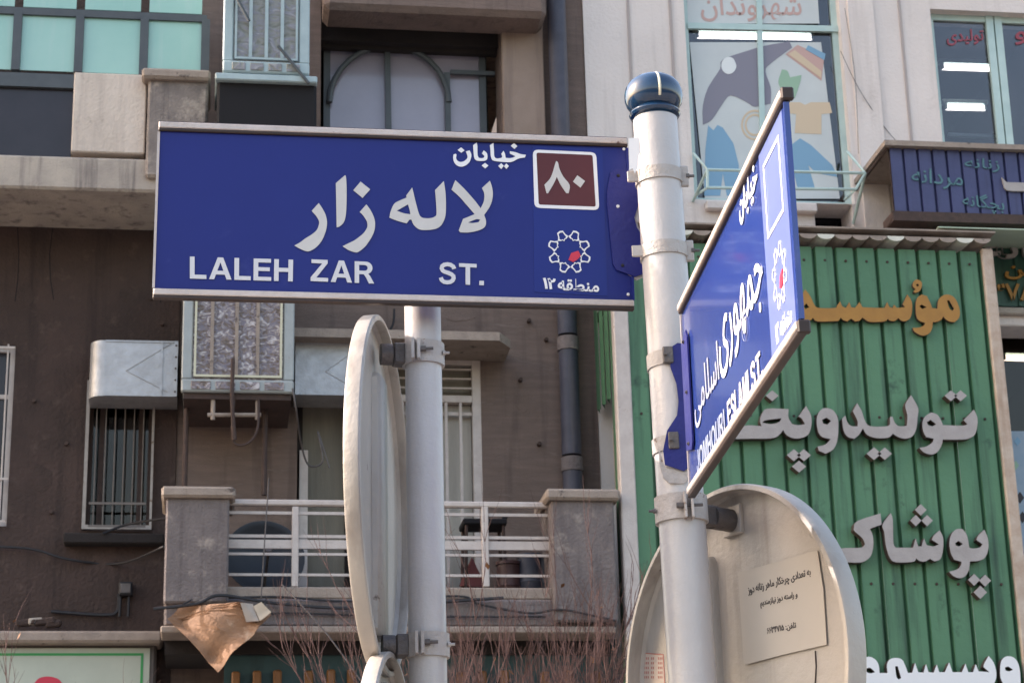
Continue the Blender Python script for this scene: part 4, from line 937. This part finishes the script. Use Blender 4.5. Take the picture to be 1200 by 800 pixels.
def tilt(U, roll): V0 = Vector((0, 0, 1)); return U*math.cos(roll)+V0*math.sin(roll), V0*math.cos(roll)-U*math.sin(roll)
Ua, Va = tilt(U1, q1[4])
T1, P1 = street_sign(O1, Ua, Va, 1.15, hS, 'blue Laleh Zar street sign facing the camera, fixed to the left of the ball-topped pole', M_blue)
q2 = (.4364, 3.8963, 1.3188, -1.482, -.0013)
O2 = cw_pt(*q2[:3]); U2 = Vector(rotz((math.cos(q2[3]), math.sin(q2[3]), 0), -YAW)); Ub, Vb = tilt(U2, q2[4])
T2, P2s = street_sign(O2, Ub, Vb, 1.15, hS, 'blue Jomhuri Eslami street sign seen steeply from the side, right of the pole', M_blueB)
def s1(name, loops, org, sc, mt=M_let, sharp=48, off=.0005, d=.0012, par=None): return plate(name, pxloops(P1, loops, org, sc, True, sharp), P1, off, d, mt, par or T1)
# strip sticker
st1 = plate('sticker', pxloops(P1, [[(624, 171), (706, 174), (712, 347), (626, 342)]], sm=False), P1, -.0035, .0036, M_blue2, T1)
A_ = (340, 200)
s1('letter', [[(335, 382), (380, 450), (415, 520), (432, 600), (425, 680), (400, 760), (365, 830), (310, 895), (250, 935), (200, 948), (120, 920), (50, 880), (120, 840), (180, 795), (250, 752), (310, 700), (335, 640), (338, 595), (310, 540), (280, 505), (253, 473)]], A_, 10)
s1('letter', [[(645, 55), (656, 90), (662, 250), (658, 450), (645, 560), (620, 620), (580, 655), (545, 668), (540, 400), (535, 150)]], A_, 10, sharp=40)
s1('letter_dot', [[(825, 132), (938, 222), (848, 322), (740, 232)]], A_, 10)
s1('letter', [[(893, 398), (935, 455), (970, 520), (990, 580), (995, 640), (985, 710), (955, 780), (910, 850), (874, 896), (820, 940), (773, 960), (687, 934), (615, 888), (690, 850), (745, 824), (800, 785), (850, 745), (885, 700), (905, 655), (900, 600), (868, 545), (840, 510), (815, 487)]], A_, 10)
B_ = (450, 200)
s1('letter', [[(560, 100), (575, 200), (580, 300), (578, 400), (565, 460), (535, 515), (490, 545), (430, 557), (350, 557), (310, 540), (275, 505), (258, 462), (240, 460), (212, 496), (150, 480), (90, 460), (50, 442), (60, 390), (90, 320), (130, 290), (212, 255), (208, 235), (264, 160), (277, 215), (300, 310), (325, 400), (345, 435), (380, 448), (440, 447), (480, 430), (492, 400), (488, 300), (478, 185)], [(120, 378), (225, 318), (240, 370), (248, 412), (180, 400)]], B_, 8, sharp=44)
s1('letter', [[(668, 92), (740, 160), (800, 225), (860, 295), (905, 355), (935, 290), (940, 220), (918, 165), (992, 97), (1010, 150), (1020, 220), (1010, 290), (985, 350), (938, 418), (955, 470), (950, 520), (915, 550), (850, 572), (780, 582), (715, 580), (700, 562), (740, 455), (790, 435), (850, 410), (780, 330), (710, 250), (632, 180)], [(785, 490), (830, 470), (870, 457), (902, 462), (885, 485), (830, 493)]], B_, 8, sharp=44)
C_ = (520, 160); CS = 11.43
khi = [[[(345, 190), (368, 240), (365, 290), (340, 350), (290, 392), (230, 408), (175, 390), (140, 350), (125, 290), (130, 245), (160, 235), (170, 250), (165, 290), (180, 325), (220, 345), (270, 335), (310, 300), (318, 270), (310, 240), (295, 205)]],
       [[(440, 85), (450, 130), (450, 200), (455, 260), (470, 290), (510, 295), (540, 285), (542, 262), (510, 230), (535, 190), (575, 225), (585, 270), (580, 310), (550, 328), (490, 332), (440, 325), (410, 295), (400, 230), (393, 120)]],
       [[(665, 90), (672, 200), (675, 260), (690, 290), (720, 300), (745, 295), (770, 290), (782, 270), (770, 235), (800, 195), (820, 240), (828, 290), (880, 295), (930, 285), (960, 268), (885, 232), (885, 202), (960, 215), (1030, 240), (1100, 250), (1085, 285), (1000, 300), (920, 340), (850, 348), (700, 335), (650, 320), (630, 270), (625, 200), (618, 120)]],
       [[(232, 150), (278, 190), (235, 222), (185, 185)]], [[(552, 358), (598, 393), (553, 432), (508, 392)]], [[(940, 90), (985, 135), (945, 170), (898, 130)]],
       [[(770, 362), (803, 397), (770, 438), (728, 398)]], [[(836, 365), (872, 400), (838, 438), (807, 402)]]]
for i, g in enumerate(khi): s1('letter' if i < 3 else 'letter_dot', g, C_, CS, M_let2)
# number square
D_ = (615, 165); DS = 8.886
def rrect(c, k=.07, n=4):
    out = []; c = [Vector(p) for p in c]
    for i in range(4):
        p0, p1, p2 = c[i-1], c[i], c[(i+1) % 4]; a = p1+(p0-p1)*k; b = p1+(p2-p1)*k
        for j in range(n+1):
            t = j/n; out.append(tuple(a*(1-t)**2+p1*2*t*(1-t)+b*t*t))
    return out
sq_o = rrect([(82, 95), (742, 125), (775, 725), (100, 700)], .09); sq_i = rrect([(120, 127), (705, 152), (738, 690), (143, 668)], .04)
plate('number_field', pxloops(P1, [sq_i], D_, DS, False), P1, .0005, .001, M_maroon, T1)
plate('number_border', pxloops(P1, [sq_o, sq_i], D_, DS, False), P1, .0005, .0014, M_let2, T1)
s1('numeral', [[(325, 215), (345, 235), (360, 300), (400, 380), (465, 465), (455, 550), (430, 550), (370, 460), (332, 380), (300, 450), (240, 552), (225, 550), (203, 462), (260, 400), (290, 330), (310, 260)]], D_, DS, off=.0018)
s1('numeral', [[(545, 365), (625, 425), (578, 492), (500, 430)]], D_, DS, off=.0018)
# emblem: ring of eight petals
def emblem(pl, c, ux, vy, par, mt, lw=.075, rot=-.03):
    """c centre (plane m); ux, vy: unit radius vectors in plane metres"""
    c = Vector(c); ux, vy = Vector(ux), Vector(vy)
    def P(r_, a): return c+ux*(r_*math.sin(a))+vy*(r_*math.cos(a))
    e = None
    for k in range(8):
        a0 = rot+k*math.pi/4; am = a0+math.pi/8; a1 = a0+math.pi/4
        for g in (0, 1):
            pass
        out = [P(.705, a0), P(.82, a0+.17), P(.99, am-.15), P(1.02, am), P(.99, am+.15), P(.82, a1-.17), P(.705, a1), P(.60, a1-.16), P(.60, am+.12), P(.52, am), P(.60, am-.12), P(.60, a0+.16)]
        ctr = sum(out, Vector((0, 0)))/len(out)
        inn = [ctr+(p-ctr)*.74 for p in out]; inn[0] = ctr+(out[0]-ctr)*.62; inn[6] = ctr+(out[6]-ctr)*.62
        plate('emblem_petal', [[tuple(p) for p in out], [tuple(p) for p in inn]], pl, .0005, .0013, mt, par)
    red = [P(.10, 2.2), P(.42, 1.45), P(.55, 1.9), P(.50, 2.35), P(.50, 2.8), P(.38, 3.3)]
    plate('emblem_mark', [[tuple(p) for p in red]], pl, .0005, .0016, M_red, par)
ec = P1.px(630+330/8.889, 260+312/8.889); er = P1.px(630+555/8.889, 260+318/8.889); et = P1.px(630+322/8.889, 260+85/8.889)
emblem(P1, ec, Vector(er)-Vector(ec), Vector(et)-Vector(ec), T1, M_let2)
text('lettering', 'منطقه', pxquad(P1, (653.5, 325.5), (702, 329), (702, 342.5), (653.5, 340)), P1, .0005, .0012, M_let2, T1, .022)
text('lettering', '۱۲', pxquad(P1, (636, 325.5), (651, 326.5), (651.5, 339.5), (637, 338.5)), P1, .0005, .0012, M_let2, T1, .04)
# latin lettering, one piece per word
BO = .030
def stroke(path, wd):
    P = [Vector(p) for p in path]; a, b = [], []
    for i, p in enumerate(P):
        t = (P[min(i+1, len(P)-1)]-P[max(i-1, 0)]).normalized(); n = Vector((-t.y, t.x)); a.append(tuple(p+n*wd/2)); b.append(tuple(p-n*wd/2))
    return a+b[::-1]
def arc(cx, cy, rx, ry, a0, a1, n=8): return [(cx+rx*math.cos(R(a0+(a1-a0)*i/n)), cy+ry*math.sin(R(a0+(a1-a0)*i/n))) for i in range(n+1)]
st_ = .205
GL = {'L': (.72, [[(0, 0), (0, 1), (st_, 1), (st_, .18), (.72, .18), (.72, 0)]]),
 'A': (.98, [[(0, 0), (.37, 1), (.61, 1), (.98, 0), (.76, 0), (.685, .22), (.295, .22), (.22, 0)], [(.355, .39), (.625, .39), (.49, .78)]]),
 'E': (.78, [[(0, 0), (0, 1), (.76, 1), (.76, .83), (st_, .83), (st_, .61), (.71, .61), (.71, .44), (st_, .44), (st_, .17), (.78, .17), (.78, 0)]]),
 'H': (.83, [[(0, 0), (0, 1), (st_, 1), (st_, .61), (.625, .61), (.625, 1), (.83, 1), (.83, 0), (.625, 0), (.625, .43), (st_, .43), (st_, 0)]]),
 'Z': (.80, [[(0, 0), (0, .17), (.53, .83), (.04, .83), (.04, 1), (.78, 1), (.78, .84), (.26, .17), (.80, .17), (.80, 0)]]),
 'T': (.80, [[(0, 1), (.80, 1), (.80, .83), (.503, .83), (.503, 0), (.297, 0), (.297, .83), (0, .83)]]),
 'I': (.21, [[(0, 0), (0, 1), (.21, 1), (.21, 0)]]),
 'M': (.98, [[(0, 0), (0, 1), (.29, 1), (.49, .32), (.69, 1), (.98, 1), (.98, 0), (.79, 0), (.79, .78), (.585, 0), (.395, 0), (.19, .78), (.19, 0)]]),
 'R': (.90, [[(0, 0), (0, 1), (.46, 1)]+arc(.52, .715, .30, .285, 80, -60)+[(.62, .44), (.72, .33), (.90, 0), (.66, 0), (.52, .27), (.42, .41), (st_, .41), (st_, 0)], [(st_, .84), (.45, .84)]+arc(.47, .71, .13, .13, 80, -80, 6)+[(.45, .575), (st_, .575)]]),
 'O': (1.0, [arc(.5, .5, .5, .52, 0, 345, 23), arc(.5, .5, .29, .345, 0, 345, 23)]),
 'U': (.80, [[(0, 1), (st_, 1), (st_, .40)]+arc(.40, .35, .195, .19, 180, 360)+[(.595, 1), (.80, 1), (.80, .36)]+arc(.40, .36, .40, .38, 0, -180, 12)]),
 'J': (.62, [[(.41, 1), (.62, 1), (.62, .34)]+arc(.31, .33, .31, .35, 0, -180, 10)+[(0, .36), (.19, .38)]+arc(.305, .33, .11, .17, 180, 360, 6)]),
 'S': (.80, [stroke([(.70, .72), (.66, .83), (.54, .905), (.40, .925), (.25, .895), (.155, .82), (.135, .72), (.18, .62), (.29, .56), (.44, .52), (.58, .46), (.665, .38), (.68, .28), (.63, .17), (.52, .095), (.39, .072), (.24, .09), (.14, .17), (.095, .29)], .19)]),
 '.': (.21, [[(0, 0), (0, .21), (.21, .21), (.21, 0)]])}
def latin(s, quad, pl, par, mt, gap=.12):
    tot = sum(GL[c][0] for c in s)+gap*(len(s)-1)-(.02 if 'LA' in s else 0); q = [Vector(c) for c in quad]; x = 0
    for c in s:
        w0, loops = GL[c]; out = []
        for lp in loops:
            o_ = []
            for (a, b) in lp:
                t = (x+a)/tot; p = (q[0]*(1-t)+q[1]*t)*b+(q[3]*(1-t)+q[2]*t)*(1-b); o_.append((p.x, p.y))
            out.append(o_)
        plate('letter', out, pl, .0005, .0012, mt, par); x += w0+gap
latin('LALEH', pxquad(P1, (222.5, 300.8), (343, 304.5), (342.5, 330), (222.5, 326.5)), P1, T1, M_latin)
latin('ZAR', pxquad(P1, (364, 304), (438.5, 307.3), (438.5, 332.5), (364, 329.5)), P1, T1, M_latin)
latin('ST.', pxquad(P1, (514, 307.5), (567, 310), (567, 334.5), (514, 332.5)), P1, T1, M_latin)
for (u, v) in ((731, 175), (736, 345)): bolt(P1.mat(.0) @ Vector((*P1.px(u, v), 0)), P1.N, .004, .005, T1, M_let2)
# bracket of sign 1
loopb = pxloops(P1, [[(715, 203), (722, 199), (741, 202), (757, 199), (758, 222), (748, 240), (743, 256), (746, 268), (757, 284), (763, 296), (763, 311), (755, 321), (744, 325), (722, 317), (718, 310), (711, 240), (711, 225)]], sm=False)
loopw = pxloops(P1, [[(730, 205), (757.5, 196), (761, 200), (761, 223), (751, 240), (745.5, 256), (748.5, 267), (760, 282), (766, 295), (766, 313), (757, 323), (746, 328), (730, 318)]], sm=False)
plate('bracket', loopb, P1, .002, .004, M_bplate, T1)
plate('bracket_edge', loopw, P1, -.006, .007, M_clamp, T1)
for (u, v) in ((724, 207), (729, 312), (723.5, 243)): bolt(P1.mat(.006) @ Vector((*P1.px(u, v), 0)), P1.N, .0045, .004, T1, M_black if v != 243 else M_let2)
for v in (210, 297):
    bb = band(v, .032, T1, M_clamp)
    c_ = pole_at(v); obj('band_end', MB().obox(c_+toright*(PR_+.006)+tocam*.012, toright, tocam, ax, .010, .006, .026, .002), M_clamp, bb)
    bolt(c_+toright*(PR_+.010)+tocam*.015, toright, .007, .02, bb)
    obj('band_tab', MB().obox(c_-toright*(PR_+.010)+tocam*.02, toright, tocam, ax, .014, .004, .014, .002), M_clamp, bb)
# torn paper strip on the pole
tp = pxloops(P1, [[(734, 162), (764, 158), (757, 174), (749, 186), (747, 199), (743, 201), (741, 205), (738, 199), (735, 199)]], sm=False)
plate('torn_paper', pxloops(Plane(pole_at(180)+tocam*.03, toright, ax), [[(737, 163), (759, 160), (752, 172), (748, 184), (747, 197), (743.5, 204), (741, 198), (737, 200)]], sm=False), Plane(pole_at(180)+tocam*.03, toright, ax), 0, .0015, M_let2, S1)

# ---- second sign print
def q2r(u0, u1, v0, v1): return [(u0, v1), (u1, v1), (u1, v0), (u0, v0)]
W2, H2 = .575, hS/2
plate('sticker', [q2r(.337, .545, -.200, .200)], P2s, -.0035, .0037, M_paleblue, T2)
o_ = q2r(.375, .515, .02, .165); i_ = q2r(.382, .508, .027, .158)
plate('number_border', [o_, i_], P2s, .0005, .0014, M_let2, T2)
emblem(P2s, (.447, -.075), (.06, 0), (0, .06), T2, M_let2, .085)
text('lettering', 'منطقه ۱۲', q2r(.385, .52, -.185, -.148), P2s, .0005, .0012, M_let2, T2, .02)
# khiaban reused in sign-local metres
def reuse(loops, org, sc, name, sx=1., dx=0., dy=0.):
    return plate(name, [[(x*sx+dx, y+dy) for x, y in lp] for lp in pxloops(P1, loops, org, sc, True)], P2s, .0005, .0013, M_let2, T2)
for i, g in enumerate(khi): reuse(g, C_, CS, 'letter' if i < 3 else 'letter_dot')
text('lettering', 'جمهوری', q2r(-.145, .31, -.092, .028), P2s, .0005, .0013, M_let2, T2, .004)
text('lettering', 'اسلامی', q2r(-.46, -.16, -.105, .005), P2s, .0005, .0013, mat('half_glare_letter', (.48, .50, .58), .45, (.30, .33, .45), 16, .9), T2, .002)  # half-greyed word, part of the left glare put into its colour
latin('JOMHOURI', q2r(-.47, -.13, -.200, -.150), P2s, T2, M_glarefade)
latin('ESLAMI', q2r(-.095, .125, -.202, -.148), P2s, T2, M_latin)
latin('ST.', q2r(.15, .26, -.202, -.148), P2s, T2, M_latin)
# frame end clips of sign 2
for s_ in (1, -1):
    obj('corner_clip', MB().obox(O2+Ub*.577+Vb*s_*(hS/2-.012)-P2s.N*.004, Ub, Vb, P2s.N, .006, .012, .0115, .003), M_bronze, T2)
# bracket of sign 2: two plates folded round the sign end and clamped to the pole
P2b = P2s
bl = [(-.565, -.12), (-.50, -.135), (-.485, -.12), (-.485, .12), (-.50, .14), (-.565, .125)]
plate('bracket', [bl], P2s, .002, .004, M_bplate, T2)
c1_, c2_ = pole_at(422), pole_at(525)
lp = Plane(pole_at(475)+tocam*(PR_+.004), toright, ax)
plate('bracket_plate', pxloops(lp, [[(795, 402), (806, 404), (810, 420), (809, 545), (800, 552), (778, 545), (776, 528), (781, 505), (793, 487), (795, 470), (793, 450), (786, 430), (786, 408)]], sm=False), lp, 0, .004, M_bplate, T2)
plate('bracket_lip', pxloops(lp, [[(771, 524), (778, 548), (800, 553), (809, 546), (812, 540), (812, 555), (800, 566), (783, 566), (776, 560), (772, 545)]], sm=False), lp, -.006, .005, M_clamp, T2)
for v in (425, 524):
    bb = band(v, .035, T2, M_clamp); c_ = pole_at(v)
    obj('band_end', MB().obox(c_+tocam*(PR_+.006)-toright*.012, toright, tocam, ax, .012, .007, .020, .002), M_steel, bb)
    bolt(c_+tocam*(PR_+.008)-toright*.018, tocam, .006, .014, bb)
for (a, b) in ((-.525, .12), (-.515, 0), (-.525, -.115)): bolt(P2s.mat(.006) @ Vector((a, b, 0)), P2s.N, .005, .005, T2, M_steel)
# small scrawl on the pole
# ---------------------------------------------------------------- round signs
def disc_sign(C0, n, r_, d, label, chan, par_extra=None):
    n = Vector(n).normalized(); T = thing('round_sign', C0-Vector((0, 0, r_)), label, 'traffic sign', 'round traffic signs seen from behind')
    up_ = Vector((0, 0, 1)); t_ = up_.cross(n).normalized()
    obj('dish', MB().lathe([(0, -.003), (r_-.004, -.003), (r_, .002), (r_+.001, d*.9), (r_-.002, d), (r_-.012, d+.001), (r_-.014, d-.004), (r_-.010, .012), (r_-.016, .003), (0, .0015)], C0, n, 96), M_disc, T, True)
    if chan:
        (x, za, zb, wd, dp_) = chan
        prof = []; k = 10
        vs = []
        for z in (za, za+.015, zb-.015, zb):
            q = .75 if z in (za, zb) else 1.
            for i in range(k+1):
                a_ = math.pi*i/k; vs.append(C0+t_*(x+wd/2*math.cos(a_)*q)+up_*z+n*(.002+dp_*q*math.sin(a_)**.6))
        fs = [(j*(k+1)+i, j*(k+1)+i+1, (j+1)*(k+1)+i+1, (j+1)*(k+1)+i) for j in range(3) for i in range(k)]+[tuple(range(k+1)), tuple(reversed(range(3*(k+1), 4*(k+1))))]
        raw('stiffener', vs, fs, M_disc, T, smooth=True)
    return T, n, t_
# left pole
LPD = 4.80; la, lb = onc(495.5, 380, LPD), onc(501.5, 790, LPD); axl = (la-lb).normalized(); LR = .0445
lbot = lb+axl*((0-lb.z)/axl.z); ltop = la+axl*.28
def lpole_at(v): t = (v-380)/410; return onc(495.5+6*t, v, LPD)
S2 = thing('sign_pole', lbot, 'plain white pole standing behind the Laleh Zar sign, with round signs on its left', 'pole')
obj('shaft', MB().tube([lbot, ltop], LR, 40), M_pole, S2, True)
obj('pole_cap', MB().lathe([(LR+.002, -.02), (LR+.002, .002), (LR*.6, .02), (0, .024)], ltop, axl, 32), M_pole, S2, True)
obj('base_flange', MB().tube([lbot, lbot+axl*.02], .11, 32), M_steel, S2, True)
def yawn(deg): return Vector(rotz((math.cos(R(deg)), -math.sin(R(deg)), 0), -YAW))      # from +x towards the camera
nL = yawn(4.4); LC = onc(437, 580, LPD-.02)
TL_, nL, tL = disc_sign(LC, nL, .425, .034, 'round white sign seen edge-on from behind, upper one on the left pole', (.035, -.335, .30, .13, .026))
LC2 = onc(447, 988, LPD-.02)
TL2, _, _ = disc_sign(LC2, nL, .425, .034, 'round sign below the first on the left pole, only its top rim showing', (.035, -.335, .36, .13, .026))
def clampset(T, v, polef, axd, r_, fromp, wd=.036, hh=.026, mt=M_clamp):
    c_ = polef(v); bb = band(v, .055, T, mt, r_, polef, axd, 'clamp_band', .007)
    d_ = (c_-fromp); d_.z = 0; L_ = d_.length; d_.normalize()
    fr_ = Vector((fromp.x, fromp.y, c_.z))
    obj('bracket_stub', MB().tube([fr_, fr_+d_*(L_-r_-.004)*.5], hh, 20), M_steel, T, True)
    obj('bracket_block', MB().obox(fr_+d_*(L_-r_)*.74, d_, Vector((-d_.y, d_.x, 0)), Vector((0, 0, 1)), (L_-r_)*.25, .022, .026, .004), M_steel, T)
    return bb, c_, d_
for v, T in ((417, TL_), (757, TL_), (845, TL2)):
    fp_ = LC+nL*.02+tL*.0; fp_ = Vector((fp_.x, fp_.y, 0))
    bb, c_, d_ = clampset(T, v, lpole_at, axl, LR, fp_)
    obj('clamp_ear', MB().obox(c_+tocam*(LR+.012)-toright*.022, toright, tocam, axl, .004, .014, .026, .001), M_clamp, bb)
    obj('clamp_ear', MB().obox(c_+tocam*(LR+.012)-toright*.008, toright, tocam, axl, .004, .014, .026, .001), M_clamp, bb)
    bolt(c_+tocam*(LR+.014)-toright*.003, toright, .007, .03, bb)
    bolt(c_+toright*(LR+.004)+tocam*.02, toright, .006, .016, bb, M_clamp)
# right disc
nR = Vector(rotz((-math.sin(R(59)), -math.cos(R(59)), 0), -YAW)); RCn = onc(874, 786, PD+.10)
TR_, nR, tR = disc_sign(RCn, nR, .425, .048, 'round white sign seen from behind with a paper notice, right of the ball-topped pole', (-.125, -.36, .285, .085, .03))
PN = Plane(RCn, -tR if (-tR).dot(toright) > 0 else tR, (0, 0, 1))
if PN.N.dot(nR) < 0: PN = Plane(RCn, -PN.U, (0, 0, 1))
nq = [(868, 671), (961, 645), (968, 690), (972, 755), (920, 767), (875, 779)]
nn = plate('notice', pxloops(PN, [nq], sm=False), PN, .006, .002, M_notice, TR_)
def nline(s, q, b=.012): text('lettering', s, pxquad(PN, *q), PN, .0085, .0006, M_ink, TR_, b)
nline('به تعدادی چرخکار ماهر زنانه دوز', ((879, 687), (953, 665), (954, 677), (881, 699)))
nline('و راسته دوز نیازمندیم', ((894, 703), (938, 692), (938, 703), (895, 713)))
nline('تلفن: ۶۶۳۴۷۱۵', ((902, 735), (936, 728), (937, 737), (903, 745)))
st3 = plate('sticker', pxloops(PN, [[(753, 764), (779, 766), (781, 803), (752, 801)]], sm=False), PN, .002, .001, mat('sticker_cream', (.62, .52, .45), .6), TR_)
plate('sticker_border', pxloops(PN, [[(753, 764), (779, 766), (781, 803), (752, 801)], [(754, 765.3), (778, 767.3), (780, 801.5), (753, 799.5)]], sm=False), PN, .0032, .0006, M_pink, TR_)
dots_ = MB()
for j in range(5):
    for i in range(3):
        u, v = 757+i*8, 771+j*5.5
        for k in range(3 if i != 1 else 2):
            a_ = PN.px(u+k*2, v); M_ = PN.mat(.0034); 
            vs = [M_ @ Vector((a_[0]+dx, a_[1]+dz, 0)) for dx, dz in ((-.0022, -.003), (.0022, -.003), (.0022, .003), (-.0022, .003))]; dots_.add(vs, [(0, 1, 2, 3)])
obj('sticker_print', dots_, M_pink, TR_)
for q in ([(886, 613), (897, 616), (903, 619), (896, 620), (888, 617)], [(913, 599), (915, 603), (913, 607), (911, 602)]):
    plate('scratch', pxloops(PN, [q], sm=False), PN, .002, .0006, M_ink if q[0][0] < 900 else M_let2, TR_)
obj('seam', MB().tube([PN.mat(.004) @ Vector((*PN.px(u, v), 0)) for u, v in ((957, 762), (958, 780), (957, 800), (958, 840))], .0016, 5), M_bronze, TR_)
fpR = RCn+nR*.03+PN.U*(-.0); fr_ = PN.mat(.02) @ Vector((PN.px(862, 606)[0], 0, 0))
c_ = pole_at(600); bb = band(598, .060, TR_, M_clamp, PR_, pole_at, ax, 'clamp_band', .007)
dd = Vector((fr_.x-c_.x, fr_.y-c_.y, 0)); LL = dd.length; dd.normalize()
s0 = Vector((c_.x, c_.y, c_.z))+dd*(PR_+.01)
obj('bracket_block', MB().obox(s0+dd*.02, dd, Vector((-dd.y, dd.x, 0)), Vector((0, 0, 1)), .02, .018, .024, .003), M_steel, TR_)
obj('bracket_stub', MB().tube([s0+dd*.03, s0+dd*max(.05, LL-PR_)], .027, 20), M_steel, TR_, True)
obj('bracket_foot', MB().obox(Vector((fr_.x, fr_.y, c_.z))-nR*.012, tR, Vector((0, 0, 1)), nR, .035, .035, .006, .002), M_disc, TR_)
for k in (-1, 1):
    obj('clamp_ear', MB().obox(c_+tocam*(PR_+.014)+toright*(.012+k*.008), toright, tocam, ax, .003, .016, .030, .001), M_clamp, bb)
bolt(c_+tocam*(PR_+.016)-toright*.016, toright, .007, .06, bb)
bolt(c_-toright*(PR_+.006)+tocam*.02, -toright, .006, .016, bb)
